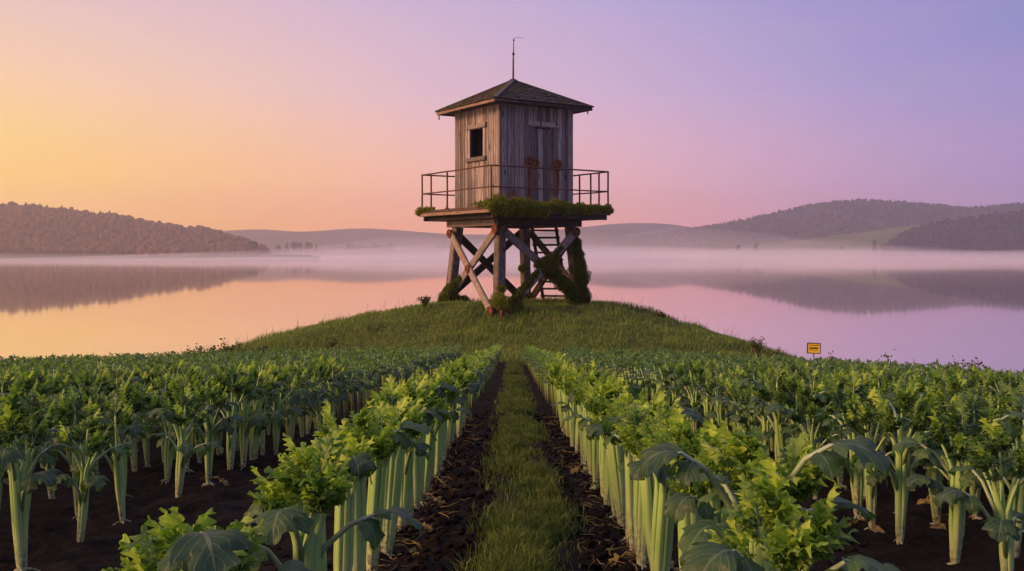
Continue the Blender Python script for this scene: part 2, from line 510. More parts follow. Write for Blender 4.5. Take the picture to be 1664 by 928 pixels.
# ------------------------------------------------------------------ terrain
WATER = -5.5
MX, MY = 0.35, 49.0
def q_side(X):
    return np.where(X < 0, .0016, .0042) * X * X
def mound(X, Y):
    return 2.9 * np.exp(-(np.abs(X - MX) / np.where(X > MX, 12.0, 12.0)) ** 2.6 - (np.abs(Y - MY) / np.where(Y < MY, 6.4, 7.5)) ** 2.6)
def yend(X):
    X = np.asarray(X, float)
    return np.where(X < 0, 37.3 - .10 * np.abs(X), np.maximum(24, 36.0 - 1.1 * X))
PX = lambda Y: .065 + .02 * np.sin(Y * .35)
ROWS = [('L', 1, -.56), ('R', 1, .575)]
for i in range(2, 14): ROWS.append(('L', i, -.56 - 1.47 * (i - 1)))
for i in range(2, 11): ROWS.append(('R', i, .575 + 1.30 * (i - 1)))
def ground(X, Y, fine=False):
    X = np.asarray(X, float); Y = np.asarray(Y, float)
    z = -.0865 * Y - q_side(X)
    m = mound(X, Y)
    z = z + m + np.clip(m, 0, 1) * (.46 * fbm(X * .30, Y * .55, 3, 5) + .09 * fbm(X * 1.6, Y * 2.2, 2, 9))
    z = z + .35 * np.exp(-((X + 9.2) / 2.2) ** 2 - ((Y - 44.5) / 2.4) ** 2)
    z = z + .03 * fbm(X * .4, Y * .4, 2, 3)
    z = z + .10 * np.exp(-((Y - 38.5) / 2.5) ** 2) * np.exp(-(X / 8) ** 2)
    far = np.clip((Y - 57) / 12, 0, 1)
    z = z - 2.5 * far * far
    if fine:
        fld = ((Y < yend(X) + .5) & (Y > -3)).astype(float)
        g = np.exp(-((X - PX(Y)) / .20) ** 4)
        clod = .055 * fbm(X * 6, Y * 6, 3, 21) + .035 * np.abs(fbm(X * 17, Y * 17, 2, 31))
        z = z + fld * ((1 - g) * (clod - .015) + g * (.02 * fbm(X * 5, Y * 5, 2, 41) + .005))
    return np.maximum(z, -9.0)
def gz(x, y):
    return float(ground(np.array([x]), np.array([y]))[0])

def axis(parts):
    out = []
    for a, b, st in parts:
        out.append(np.arange(a, b, st))
    return np.concatenate(out)
gx = axis([(-140, -30, 5), (-30, -8, .7), (-8, -2.6, .14), (-2.6, 2.6, .028), (2.6, 8, .14), (8, 30, .7), (30, 140, 5)])
gy = axis([(-12, .8, .5), (.8, 9, .028), (9, 18, .075), (18, 36, .25), (36, 62, .3), (62, 140, 5)])
GX, GY = np.meshgrid(gx, gy, indexing='ij')
gV = np.stack([GX, GY, ground(GX, GY, True)], -1).reshape(-1, 3)
fx, fy = gV[:, 0], gV[:, 1]
edge = .05 * fbm(fx * 3, fy * 3, 3, 61)
gmask = np.clip(1.5 - np.abs(fx - PX(fy) + edge * 2) / .12, 0, 1) * np.clip(.55 + 1.1 * fbm(fx * 4, fy * 2.2, 3, 77), .15, 1)
outside = np.clip((fy - yend(fx)) / .8 + .5, 0, 1)
gmask = np.maximum(gmask, outside)
mb = MB().add(gV, [grid_faces(len(gx), len(gy))], 0, None, gmask)
M = MT('field_ground')
n1, n2 = M.noise(5, 6), M.noise(38, 5)
soil = M.ramp(n1, [(.3, (.003, .0022, .0018)), (.55, (.0075, .0052, .004)), (.8, (.016, .011, .008))])
soil = M.mix(M.ramp(n2, [(.55, 0.0), (.75, .6)]), soil, (.028, .019, .013))
grs = M.ramp(M.noise(3.0, 6), [(.3, (.035, .055, .012)), (.6, (.075, .10, .02)), (.8, (.12, .12, .04))])
M.col(M.mix(M.attr('val'), soil, grs)); M.rough(.95); M.spec(.15)
M.bump(M.math('ADD', n1, M.math('MULTIPLY', n2, .5)), .9, .03)
gobj = mb.build('ground', M.m); tag(gobj, kind='structure')

# ------------------------------------------------------------------ lake
def lake_material():
    M = MT('still_water')
    w = M.n('ShaderNodeTexNoise'); w.inputs['Scale'].default_value = 1.0; w.inputs['Detail'].default_value = 2
    M.l(M.mapped((.03, .12, 1)), w.inputs['Vector'])
    M.col((.012, .014, .016)); M.rough(.035)
    bp = M.bump(w.outputs['Fac'], .05, .05)
    g = M.n('ShaderNodeBsdfGlossy'); g.inputs['Roughness'].default_value = .035; g.inputs['Color'].default_value = (.98, .91, .87, 1)
    M.l(bp.outputs[0], g.inputs['Normal'])
    x = M.n('ShaderNodeMixShader'); x.inputs[0].default_value = .82
    M.l(M.b.outputs[0], x.inputs[1]); M.l(g.outputs[0], x.inputs[2]); M.l(x.outputs[0], M.out.inputs['Surface'])
    return M.m
lx = np.linspace(-3400, 3400, 35); ly = np.concatenate([np.linspace(-100, 200, 16), np.linspace(260, 3390, 30)])
LX, LY = np.meshgrid(lx, ly, indexing='ij')
lake = MB().add(np.stack([LX, LY, np.full_like(LX, WATER)], -1).reshape(-1, 3), [grid_faces(len(lx), len(ly))]).build('lake', lake_material())
tag(lake, kind='structure')

# ------------------------------------------------------------------ far shore: hills, woods, meadow
def hill_mat(name, stops, sc=.02):
    M = MT(name); M.col(M.ramp(M.noise(sc, 6), stops)); M.rough(.95); M.spec(.1); return M.m
WOODG = hill_mat('wooded_ground', [(.3, (.018, .024, .012)), (.7, (.04, .045, .02))])
MEADOW = hill_mat('meadow_ground', [(.3, (.055, .085, .020)), (.55, (.08, .105, .028)), (.75, (.11, .115, .04))], .012)
FARG = hill_mat('far_ground', [(.3, (.03, .035, .025)), (.7, (.055, .06, .04))], .008)
def wpx(px, d): return (px - CX) / F * d
class Hill:
    """a rise on the far shore: ridge line given by direction and height, shore in front, back slope behind"""
    def __init__(s, name, ridge, d_shore, d_ridge, mat, tree_h=0.0, rough=3.0, seed=0, nu=90, prof=1.0):
        px = np.array([r[0] for r in ridge], float); y = np.array([r[1] for r in ridge], float)
        s.u = np.linspace(px[0], px[-1], nu)
        yy = np.interp(s.u, px, y)
        k = np.ones(5) / 5
        yp = np.pad(yy, 2, mode='edge'); yy = np.convolve(yp, k, 'valid')
        s.ds = d_shore if callable(d_shore) else (lambda u: np.full_like(np.asarray(u, float), d_shore))
        s.dr, s.rough, s.seed, s.prof = d_ridge, rough, seed, prof
        s.h = np.maximum(EYE + (HY - yy) / F * d_ridge - tree_h, WATER - 2)
        s.v = np.concatenate([np.linspace(-.06, 1, 34), np.linspace(1.05, 2.0, 10)])
        U, Vv = np.meshgrid(s.u, s.v, indexing='ij')
        X, Y, Z = s.at(U, Vv)
        s.ob = MB().add(np.stack([X, Y, Z], -1).reshape(-1, 3), [grid_faces(nu, len(s.v))]).build(name, mat)
        tag(s.ob, kind='structure')
    def at(s, u, v):
        d0 = s.ds(u)
        d = d0 + (s.dr - d0) * v
        h = np.interp(u, s.u, s.h)
        vv = np.clip(v, 0, 1) ** s.prof
        p = vv * vv * (3 - 2 * vv) * .5 + vv * .5
        p = np.where(v > 1, 1 - (v - 1) ** 2 * .9, p)
        z = WATER + (h - WATER) * p + np.where(v < 0, v * 40, 0)
        X = (u - CX) / F * s.dr * (.55 + .45 * d / s.dr)
        X = (u - CX) / F * d
        z = z + s.rough * fbm(X / 60, d / 60, 3, s.seed) * np.clip(v, 0, 1) * (1 - np.clip(v, 0, 1) * .6)
        return X, d, z

far_hills = Hill('hill', [(150, 388), (300, 382), (360, 376), (400, 371), (450, 374), (490, 377.5), (540, 373), (590, 370), (640, 374), (700, 378.5), (760, 381), (840, 381), (900, 374), (960, 367), (1010, 363), (1060, 361.5), (1100, 365), (1150, 374), (1230, 380), (1400, 380)], 2500, 3050, FARG, 0, 6, 3)
big_hill = Hill('hill', [(900, 404), (940, 400), (1000, 389), (1050, 381), (1100, 373), (1150, 366), (1200, 358), (1250, 346), (1300, 335), (1350, 326), (1390, 322.5), (1450, 325), (1520, 332), (1570, 337), (1610, 333.5), (1664, 329), (1800, 318), (2000, 322), (2300, 350)], 1750, 2250, WOODG, 4, 5, 13, 130, .9)
meadow = Hill('hill', [(1150, 412), (1190, 405), (1230, 399), (1260, 395), (1300, 390), (1350, 384), (1400, 378), (1450, 371), (1500, 364), (1560, 356), (1664, 348), (1800, 345), (2100, 370)], 1330, 1700, MEADOW, 0, 3, 23, 110)
right_wood = Hill('hill', [(1400, 413.5), (1425, 412), (1445, 396), (1460, 381), (1490, 369), (1520, 361), (1570, 354), (1620, 348), (1664, 344), (1800, 330), (2000, 322), (2300, 345)], 1250, 1430, WOODG, 6, 2, 33, 110)
left_hill = Hill('hill', [(-900, 330), (-600, 322), (-300, 318), (-100, 325), (0, 331), (60, 334), (130, 344), (190, 348), (225, 358), (260, 364), (300, 369), (340, 374), (370, 382), (400, 391), (425, 401), (440, 411), (452, 415)], lambda u: np.where(np.asarray(u) < 300, 1120, 1120 + (np.asarray(u, float) - 300) * .5), 1480, WOODG, 5.5, 3, 43, 130)
spit = Hill('hill', [(330, 411), (400, 412), (460, 413.5), (500, 414.6), (520, 416.5)], 1150, 1230, WOODG, 0, .3, 53, 40)
low_shore = Hill('hill', [(380, 409), (430, 407), (470, 406), (540, 408), (600, 406), (700, 404), (800, 404), (950, 404), (1100, 405), (1200, 406), (1300, 408)], 1650, 1900, WOODG, 0, 1.0, 63, 60)

def tree_blob(kind, rs):
    m = MB()
    V, Fs = ICO2
    if kind == 'conifer':
        for k in range(5):
            h = k / 5
            r = (1 - h) * .30 + .04
            n = 1 + .25 * fbm(V[:, 0] * 3 + k, V[:, 1] * 3 + V[:, 2] * 2, 2, rs)
            m.add(np.stack([V[:, 0] * r * n, V[:, 1] * r * n, V[:, 2] * .16 * n + .14 + h * .8], -1), [Fs], 0, None, .3)
    else:
        rr = np.random.RandomState(rs)
        for k in range(4):
            c = np.array([rr.uniform(-.2, .2), rr.uniform(-.2, .2), rr.uniform(.35, .75)]) if k else np.array([0, 0, .52])
            r = rr.uniform(.2, .3) if k else .36
            n = 1 + .5 * fbm(V[:, 0] * 2.4 + k * 7, V[:, 1] * 2.4 + V[:, 2] * 2, 3, rs + k)
            m.add(c + V * (r * n)[:, None] * np.array([1, 1, 1.15]), [Fs], 0, None, .5)
    return m
BLOBS = [tree_blob('conifer', 3), tree_blob('conifer', 8)] + [tree_blob('broad', 11 + 5 * i) for i in range(4)]
BLOBS = [(np.concatenate(b.v), np.concatenate(b.f)) for b in BLOBS]
def forest_mat(name, a, b):
    M = MT(name); k = M.ramp(M.attr('val'), [(0, a), (1, b)])
    k = M.mix(M.ramp(M.noise(.35, 3), [(.3, 0.0), (.7, .6)]), k, M.mix(1.0, k, (.72, .75, .72), 'MULTIPLY'))
    M.col(k); M.rough(.95); M.spec(.1); return M.m
FOREST = forest_mat('forest_foliage', (.008, .019, .024), (.013, .025, .028))
BROWNF = forest_mat('haze_warmed_foliage', (.095, .046, .016), (.115, .056, .019))  # brown of the warm dawn haze, put into the foliage colour
def wood(name, hill, n, urange, vrange, hr, conif, label, mask=None, seed=0, mat=None):
    rs = np.random.RandomState(seed)
    mb = MB()
    u = rs.uniform(urange[0], urange[1], n); v = vrange[0] + (vrange[1] - vrange[0]) * rs.uniform(0, 1, n)
    X, Y, Z = hill.at(u, v)
    ok = Z > WATER + .4
    if mask is not None: ok &= mask(u, v)
    for i in np.nonzero(ok)[0]:
        kind = rs.randint(0, 2) if rs.uniform() < conif else rs.randint(2, 6)
        V, Fs = BLOBS[kind]
        h = rs.uniform(*hr) * (1.15 if kind < 2 else 1.0)
        a = rs.uniform(0, 6.28)
        c, s = cos(a) * h, sin(a) * h
        w = rs.uniform(.85, 1.25)
        mb.add(np.stack([(V[:, 0] * c - V[:, 1] * s) * w + X[i], (V[:, 0] * s + V[:, 1] * c) * w + Y[i], V[:, 2] * h + Z[i] - rs.uniform(.05, .42) * h], -1), [Fs], 0, None, rs.uniform())
    o = mb.build(name, mat or FOREST)
    tag(o, label, 'forest', kind='stuff')
    return o
wood('forest', left_hill, 4200, (-500, 432), (.14, 1.06), (7, 12), .25, 'hazy brown forest covering the long hill on the left shore', seed=1, mat=BROWNF)
wood('forest', left_hill, 420, (225, 434), (.03, .95), (9, 16), .25, 'taller trees thinning out along the right end of the left shore', seed=9, mat=BROWNF)
wood('forest', right_wood, 2000, (1436, 2000), (.10, 1.05), (8, 13), .3, 'dark green forest on the near slope at the right shore', seed=2)
wood('forest', big_hill, 5200, (930, 2000), (.30, 1.03), (5, 8.5), .5, 'blue grey forest covering the tall domed hill on the right', seed=3)
wood('forest', low_shore, 420, (560, 1250), (.5, 1.0), (8, 17), .4, 'faint misty tree line on the low far shore behind the tower', mask=lambda u, v: fbm(u / 60, v * 0, 2, 5) > -.1, seed=4)

BARK = hill_mat('bark', [(.3, (.03, .024, .018)), (.7, (.07, .055, .04))], 2.0)
def far_tree(px, d, z, h, kind, label, seed):
    """one tree standing apart on the far shore: trunk with limbs, crown of many leaf clumps"""
    rs = np.random.RandomState(seed)
    x = wpx(px, d)
    t = empty('tree' if kind != 'conifer' else 'conifer_tree', (x, d, z))
    tag(t, label, 'tree', 'trees standing apart on the far shore')
    m = MB()
    tube(m, [(0, 0, -1), (.02 * h, 0, .3 * h), (-.01 * h, 0, .62 * h), (0, 0, .86 * h)], [.035 * h, .026 * h, .016 * h, .005 * h], 7)
    for k in range(6):
        a = rs.uniform(0, 6.28); z0 = rs.uniform(.28, .6) * h
        tube(m, [(0, 0, z0), (.12 * h * cos(a), .12 * h * sin(a), z0 + .08 * h), (.25 * h * cos(a), .25 * h * sin(a), z0 + .2 * h)], [.012 * h, .008 * h, .003 * h], 5)
    m.build('trunk', BARK, t)
    c = MB()
    n = 900
    for k in range(14):
        if kind == 'conifer':
            zz = rs.uniform(.12, .98); r = (1.02 - zz) * .26 * h; ctr = np.array([0, 0, zz * h]); sc = np.array([r, r, .05 * h])
        else:
            a = rs.uniform(0, 6.28); r = rs.uniform(0, .26) * h; ctr = np.array([r * cos(a), r * sin(a), rs.uniform(.4, .86) * h]); sc = np.array([.15, .15, .13]) * h * rs.uniform(.7, 1.25)
        p = rs.normal(size=(n // 14, 3)); p /= np.linalg.norm(p, axis=1)[:, None]; p = ctr + p * sc * rs.uniform(.5, 1.05, (len(p), 1))
        L = .045 * h
        d1 = rs.normal(size=p.shape) * L; d2 = rs.normal(size=p.shape) * L
        Q = np.stack([p - d1, p + d2, p + d1, p - d2], 1).reshape(-1, 3)
        c.add(Q, [np.arange(len(Q)).reshape(-1, 4)], 0, None, np.repeat(rs.uniform(0, 1, len(p)), 4))
    c.build('crown', FOREST, t)
    return t
for (px, d, base_y, h, kind, lab) in [
    (412, 1225, 417, 21, 'broad', 'tall round tree at the tip of the left wooded shore'),
    (395, 1225, 417, 14, 'broad', 'smaller spreading tree just left of the round tip tree'),
    (428, 1235, 417, 9, 'broad', 'low bushy tree right of the round tip tree, above the spit'),
    (452, 1750, 411.5, 15, 'broad', 'leftmost pale tree of the misty clump beyond the spit'),
    (466, 1750, 411.5, 18, 'conifer', 'slender pale conifer left in the misty clump beyond the spit'),
    (479, 1750, 411.5, 21, 'broad', 'tall pale tree in the middle of the misty clump beyond the spit'),
    (489, 1750, 411.5, 19, 'conifer', 'pale pointed conifer right of the middle in the misty clump'),
    (502, 1750, 411.5, 21, 'broad', 'rounded pale tree near the right end of the misty clump'),
    (514, 1750, 411.5, 14, 'conifer', 'rightmost short pale tree of the misty clump beyond the spit'),
    (1421, 1330, 411, 17, 'conifer', 'dark pointed tree standing alone at the foot of the meadow'),
    (1433, 1330, 411, 10, 'broad', 'low dark tree between the pointed tree and the right forest'),
    (1368, 1400, 408, 7, 'broad', 'small round bushy tree low on the meadow'),
    (1200, 1420, 411, 12, 'broad', 'left tree of the misty pair at the meadow\'s left foot'),
    (1228, 1420, 410, 13, 'broad', 'right, wider tree of the misty pair at the meadow\'s left foot')]:
    far_tree(px, d, max(WATER, EYE - (base_y - HY) / F * d), h, kind, lab, int(px))
islet = Hill('hill', [(420, 413.8), (440, 410), (480, 409), (515, 410), (535, 413.5)], 1690, 1765, WOODG, 0, .3, 73, 24)

# ------------------------------------------------------------------ haze over everything, mist on the lake
def volume_mat(name, dens, color, g):
    m = bpy.data.materials.new(name); m.use_nodes = True
    t = m.node_tree
    for n in list(t.nodes):
        if n.type != 'OUTPUT_MATERIAL': t.nodes.remove(n)
    o = [n for n in t.nodes if n.type == 'OUTPUT_MATERIAL'][0]
    v = t.nodes.new('ShaderNodeVolumePrincipled')
    v.inputs['Density'].default_value = dens; v.inputs['Color'].default_value = color + (1,); v.inputs['Anisotropy'].default_value = g
    t.links.new(v.outputs[0], o.inputs['Volume'])
    return m
HAZE_DENSITY = .00029
hz = box(MB(), (-3500, -160, -10), (3500, 3400, 190)).build('haze', volume_mat('haze', HAZE_DENSITY, (.98, .92, .92), .72), smooth=False)
tag(hz, 'pale dawn haze filling the air over the lake', 'haze', kind='stuff')
def mist_bank(label, x0, x1, y0, y1, top, dens, seed):
    nx, ny = 40, 24
    X, Y = np.meshgrid(np.linspace(x0, x1, nx), np.linspace(y0, y1, ny), indexing='ij')
    a = np.linspace(0, 1, nx)[:, None]; b = np.linspace(0, 1, ny)[None, :]
    e = (np.clip(np.minimum(a, 1 - a) / .25, 0, 1) * np.clip(np.minimum(b * 1.0, (1 - b) * 4) / .8, 0, 1)) ** 1.5
    Z = WATER + .35 + top * e * np.clip(1 + 1.5 * fbm(X / 300, Y / 240, 4, seed), .08, 2.4)
    Z = np.maximum(Z, WATER + .35)
    n = nx * ny
    top_v = np.stack([X, Y, Z], -1).reshape(-1, 3); bot = np.stack([X, Y, np.full_like(X, WATER + .2)], -1).reshape(-1, 3)
    f1 = grid_faces(nx, ny); f2 = grid_faces(nx, ny, n)[:, ::-1]
    sides = []
    for i in range(nx - 1):
        sides.append((i * ny, (i + 1) * ny, n + (i + 1) * ny, n + i * ny)[::-1])
        j = ny - 1
        sides.append((i * ny + j, (i + 1) * ny + j, n + (i + 1) * ny + j, n + i * ny + j))
    for j in range(ny - 1):
        sides.append((j, j + 1, n + j + 1, n + j))
        k = (nx - 1) * ny
        sides.append((k + j, k + j + 1, n + k + j + 1, n + k + j)[::-1])
    o = MB().add(np.concatenate([top_v, bot]), [f1, f2, np.array(sides)]).build('mist', volume_mat('mist', dens, (.97, .93, .96), .35))
    tag(o, label, 'mist', kind='stuff')
mist_bank('low pink mist lying on the lake in front of the right hills', -500, 1700, 200, 1640, 14, .0012, 3)
mist_bank('taller pale mist veiling the far shore below the right hills', -620, 1500, 520, 1800, 30, .0014, 5)
mist_bank('thin mist along the left shore of the lake', -1300, 150, 400, 1330, 6, .0007, 8)

# ------------------------------------------------------------------ watchtower
AL = radians(32.9)
TX, TY, TZ = .06, 48.0, -1.75
tower = empty('watchtower', (TX, TY, TZ), AL)
tag(tower, 'weathered wooden watchtower with hipped roof standing on the grassy mound', 'watchtower')
E = lambda h: h + EYE - TZ
def to_local(x, y, z):
    dx, dy = x - TX, y - TY
    return np.array([dx * cos(AL) + dy * sin(AL), -dx * sin(AL) + dy * cos(AL), z - TZ])
HB, HT = 2.28, 1.95                       # half spread of the legs at the ground and at the top
Z_BEAM, Z_JOIST, Z_DECK, Z_FLOOR = 3.97, 4.28, 4.50, 4.80
def lp(sx, sy, z):
    k = HB + (HT - HB) * z / Z_BEAM
    return np.array([sx * k, sy * k, z])
def ground_local(sx, sy):
    wx = TX + sx * HB * cos(AL) - sy * HB * sin(AL); wy = TY + sx * HB * sin(AL) + sy * HB * cos(AL)
    return gz(wx, wy) - TZ
for (sx, sy) in ((-1, -1), (1, -1), (-1, 1), (1, 1)):
    g0 = ground_local(sx, sy)
    m = MB(); beam(m, lp(sx, sy, g0 - .5), lp(sx, sy, Z_BEAM), .42, .42, (1, 0, 0), a=R.random(), seg=7, wob=.05, bev=.04)
    m.build('leg', BEAMW, tower, smooth=False)
def lathe(mb, c, nrm, prof, k=22, mats=None):
    n = np.array(nrm, float); n /= np.linalg.norm(n)
    a = np.cross(n, (0, 0, 1)); a /= np.linalg.norm(a); b = np.cross(n, a)
    th = np.arange(k) * 2 * pi / k
    V = np.concatenate([np.array(c) + n * h + r * (np.cos(th)[:, None] * a + np.sin(th)[:, None] * b) for r, h in prof])
    for i in range(len(prof) - 1):
        j = np.arange(k)
        f = np.stack([i * k + j, i * k + (j + 1) % k, (i + 1) * k + (j + 1) % k, (i + 1) * k + j], 1)
        if i == 0: mb.add(V, [f], mats[i] if mats else 0)
        else:
            mb.f.append(f + mb.n - len(V)); mb.m.append(np.full(len(f), mats[i] if mats else 0))
    return mb
def bolt(c, nrm, r, parent, dark=False, mats=None):
    m = MB()
    prof = [(r * .9, -.02), (r, .0), (r * 1.0, .05), (r * .92, .075), (r * .72, .075), (r * .62, .02), (r * .46, .02), (r * .40, .10), (r * .27, .105), (r * .22, .04), (.001, .04)]
    lathe(m, c, nrm, prof, 24, [0, 0, 0, 0, 0, 1, 0, 0, 1, 2])
    return m.build('bolt', mats or [RUST, RUSTD, HOLE if not dark else RUSTD], parent)
def brace(p, q, nrm, off, bolts, mat=BRACEW, w=.36, t=.14, r=.22):
    n = np.array(nrm, float)
    m = MB(); beam(m, np.array(p) + n * off, np.array(q) + n * off, w, t, np.cross(np.array(q) - np.array(p), n), a=R.random(), seg=6, wob=.04, bev=.025)
    b = m.build('brace', mat, tower, smooth=False)
    for (k, rr) in bolts:
        d = np.array(p) + (np.array(q) - np.array(p)) * k
        bolt(d + n * (off + t / 2), nrm, rr, b)
    return b
FO, FI = .37, .235                        # offsets of the outer and inner brace from the leg centre
gF, gR, gL, gB = ground_local(-1, -1), ground_local(1, -1), ground_local(-1, 1), ground_local(1, 1)
nl, nr_ = (-1, 0, 0), (0, -1, 0)
# left face: between the front leg and the left leg
A0, A1 = lp(-1, 1, 3.72) + np.array([0, .05, 0]), lp(-1, -1, gF + .05) + np.array([0, -.05, 0])
brace(A0, A1, nl, FO, [(.015, .22), (.985, .27)])
brace(lp(-1, -1, 3.78), lp(-1, 1, gL + .1), nl, FI, [])
bolt((A0 + (A1 - A0) * .47) + np.array([-FO - .07, 0, 0]), nl, .20, tower)
bolt(lp(-1, -1, 3.80) + np.array([-FO + .02, -.10, 0]), nl, .23, tower)
# right face: between the front leg and the right leg
C0, C1 = lp(-1, -1, 3.70) + np.array([.1, 0, 0]), lp(1, -1, gR + .15)
D0, D1 = lp(1, -1, 3.72), lp(-1, -1, gF + .05) + np.array([.12, 0, 0])
brace(C0, C1, nr_, FI, [(.985, .28)])
brace(D0, D1, nr_, FO, [(.0, .23), (1.0, .30)])
# the two far faces
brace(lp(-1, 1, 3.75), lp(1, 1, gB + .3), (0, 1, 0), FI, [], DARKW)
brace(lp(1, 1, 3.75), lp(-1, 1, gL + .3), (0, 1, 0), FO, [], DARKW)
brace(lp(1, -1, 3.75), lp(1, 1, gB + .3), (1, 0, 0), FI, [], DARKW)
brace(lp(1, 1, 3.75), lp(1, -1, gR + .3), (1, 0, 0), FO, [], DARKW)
# beams under the deck
for k in (-1, 1):
    m = MB(); beam(m, (-2.36, k * 2.2, Z_BEAM + .155), (2.36, k * 2.2, Z_BEAM + .155), .31, .30, (0, 0, 1), a=.3 + .1 * k, seg=5, wob=.02)
    m.build('beam', DARKW if k < 0 else DECKW, tower, smooth=False)  # front beam in darker wood than the lit left one: its shade is coloured in
    m = MB(); beam(m, (k * 2.2, -2.045, Z_BEAM + .155), (k * 2.2, 2.045, Z_BEAM + .155), .306, .30, (0, 0, 1), a=.62 + .1 * k, seg=5, wob=.02)
    m.build('beam', BRACEW, tower, smooth=False)
m = MB()
for i in range(9):
    x = -2.9 + i * .725
    box(m, (x - .07, -3.12, Z_JOIST + .003), (x + .07, 3.12, Z_DECK - .003), a=R.random())
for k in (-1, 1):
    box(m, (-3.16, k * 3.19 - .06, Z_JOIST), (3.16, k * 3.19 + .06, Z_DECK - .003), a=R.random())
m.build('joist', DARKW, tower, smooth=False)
DH = 3.325
m = MB()
y = -DH + .05
while y < DH - .1:
    w = min(R.uniform(.2, .28), DH - .05 - y)
    box(m, (-DH + .06, y, Z_FLOOR - .07), (DH - .06, y + w - .012, Z_FLOOR + R.uniform(-.006, .006)), a=R.random())
    y += w
deck = m.build('deck', DECKW, tower, smooth=False)
for (p, q, s) in (((-DH, -DH, 0), (DH, -DH, 0), 0), ((DH, -DH, 0), (DH, DH, 0), 1), ((DH, DH, 0), (-DH, DH, 0), 0), ((-DH, DH, 0), (-DH, -DH, 0), 1)):
    m = MB(); p, q = np.array(p, float), np.array(q, float); t = (q - p) / np.linalg.norm(q - p)
    for zz in (Z_DECK + .073, Z_DECK + .22):
        beam(m, p + t * .06 + (0, 0, zz), q - t * .052 + (0, 0, zz), .142, .10, (0, 0, 1), a=R.random(), seg=9, wob=.03, bev=.012)
    m.build('edge_board', DECKW, deck, smooth=False)
# railing
m = MB()
ZR, ZM = E(3.86), E(2.93)
RH = 3.24
cor = [(-RH, -RH), (RH, -RH), (RH, RH), (-RH, RH)]
for i in range(4):
    a_, b_ = cor[i], cor[(i + 1) % 4]
    for z, r in ((ZR, .036), (ZM, .032)):
        P = [(a_[0] + (b_[0] - a_[0]) * t, a_[1] + (b_[1] - a_[1]) * t, z + R.uniform(-.012, .012) * (0 < t < 1)) for t in np.linspace(0, 1, 7)]
        tube(m, P, r, 8)
rail = m.build('railing', RAILM, tower)
for (x, y) in cor[:2] + cor[3:] + [(-RH, .72), (-RH + .5, RH), (RH, -RH + .7), (RH, -RH + 1.35), (RH, -RH + 2.25), (RH, RH), (1.2, RH)]:
    m = MB(); tube(m, [(x, y, Z_FLOOR - .05), (x + R.uniform(-.01, .01), y, (Z_FLOOR + ZR) / 2), (x, y, ZR + .01)], .042, 8)
    tube(m, [(x, y, Z_FLOOR + .0), (x, y, Z_FLOOR + .05)], .10, 10)
    m.build('post', RAILM, rail)
# cabin
HC = 2.0
ZW = 9.62
def boards(mb, side, openings):
    """vertical boards on one wall; side gives the local frame; openings: (u0,u1,z0,z1)"""
    cuts = sorted({-HC, HC} | {o[0] for o in openings} | {o[1] for o in openings})
    for c0, c1 in zip(cuts[:-1], cuts[1:]):
        n = max(1, round((c1 - c0) / R.uniform(.21, .27)))
        ws = np.array([R.uniform(.8, 1.25) for _ in range(n)]); ws = ws / ws.sum() * (c1 - c0); u = c0
        for w in ws:
            segs = [(Z_FLOOR + .01 + R.uniform(0, .03), ZW)]
            for (o0, o1, z0, z1) in openings:
                if u + w / 2 > o0 and u + w / 2 < o1:
                    segs = ([(segs[0][0], z0)] if z0 > Z_FLOOR + .1 else []) + [(z1, ZW)]
            val = R.random(); d = R.uniform(0, .035)
            for (z0, z1) in segs:
                lo, hi = u + .012, u + w - .012
                if side == 'front': box(mb, (lo, -HC - d, z0), (hi, -HC + .06, z1), a=val, jit=.003)
                elif side == 'left': box(mb, (-HC - d, lo, z0), (-HC + .06, hi, z1), a=val, jit=.003)
                elif side == 'back': box(mb, (lo, HC - .06, z0), (hi, HC + d, z1), a=val, jit=.003)
                else: box(mb, (HC - .06, lo, z0), (HC + d, hi, z1), a=val, jit=.003)
            u += w
DOOR = (-.2, .93, Z_FLOOR, 8.57)
WIN = (-.58, .68, 7.26, 8.57)
for side, op in (('front', [DOOR]), ('left', [WIN]), ('back', []), ('right', [])):
    m = MB(); boards(m, side, op)
    wl = m.build('wall', WALLW, tower, smooth=False)
for (sx, sy) in ((-1, -1), (1, -1), (-1, 1)):
    m = MB(); beam(m, (sx * (HC + .012), sy * (HC + .012), Z_FLOOR + .01), (sx * (HC + .012), sy * (HC + .012), ZW), .11, .11, (1, 0, 0), a=R.random(), seg=6, wob=.03, bev=.02)
    m.build('corner_board', WALLW, tower, smooth=False)
# door
m = MB(); u = DOOR[0] + .03
for i, w in enumerate((.30, .27, .26, .24)):
    box(m, (u + .006, -HC + .06, Z_FLOOR + .04), (u + w - .006, -HC + .12, DOOR[3] - .05), a=R.random(), jit=.004); u += w
door = m.build('door', WALLW, tower, smooth=False)
m = MB()
box(m, (DOOR[0] - .22, -HC - .07, Z_FLOOR + .01), (DOOR[0] - .01, -HC - .025, DOOR[3] + .03), a=.83)
box(m, (DOOR[1] + .01, -HC - .06, Z_FLOOR + .01), (DOOR[1] + .17, -HC - .025, DOOR[3] + .03), a=.31)
m.build('frame', WALLW, door, smooth=False)
m = MB(); box(m, (DOOR[0] - .34, -HC - .12, DOOR[3] + .05), (DOOR[1] + .28, -HC - .02, DOOR[3] + .27), a=.52, jit=.012)
m.build('lintel', TRIMW, door, smooth=False)
m = MB(); box(m, (DOOR[0] - .1, -HC + .0, DOOR[3] - .6), (DOOR[0] - .02, -HC + .05, DOOR[3] - .2), a=.2)
for (x, z, r, yy) in ((-.42, 6.95, .20, -HC - .07), (-.06, 6.90, .19, -HC + .06), (1.15, 6.86, .22, -HC - .03)):
    bolt((x, yy, z), (0, -1, 0), r * 1.3, door, mats=[RUST, RUSTD, RUSTB]).name = 'door_roller'
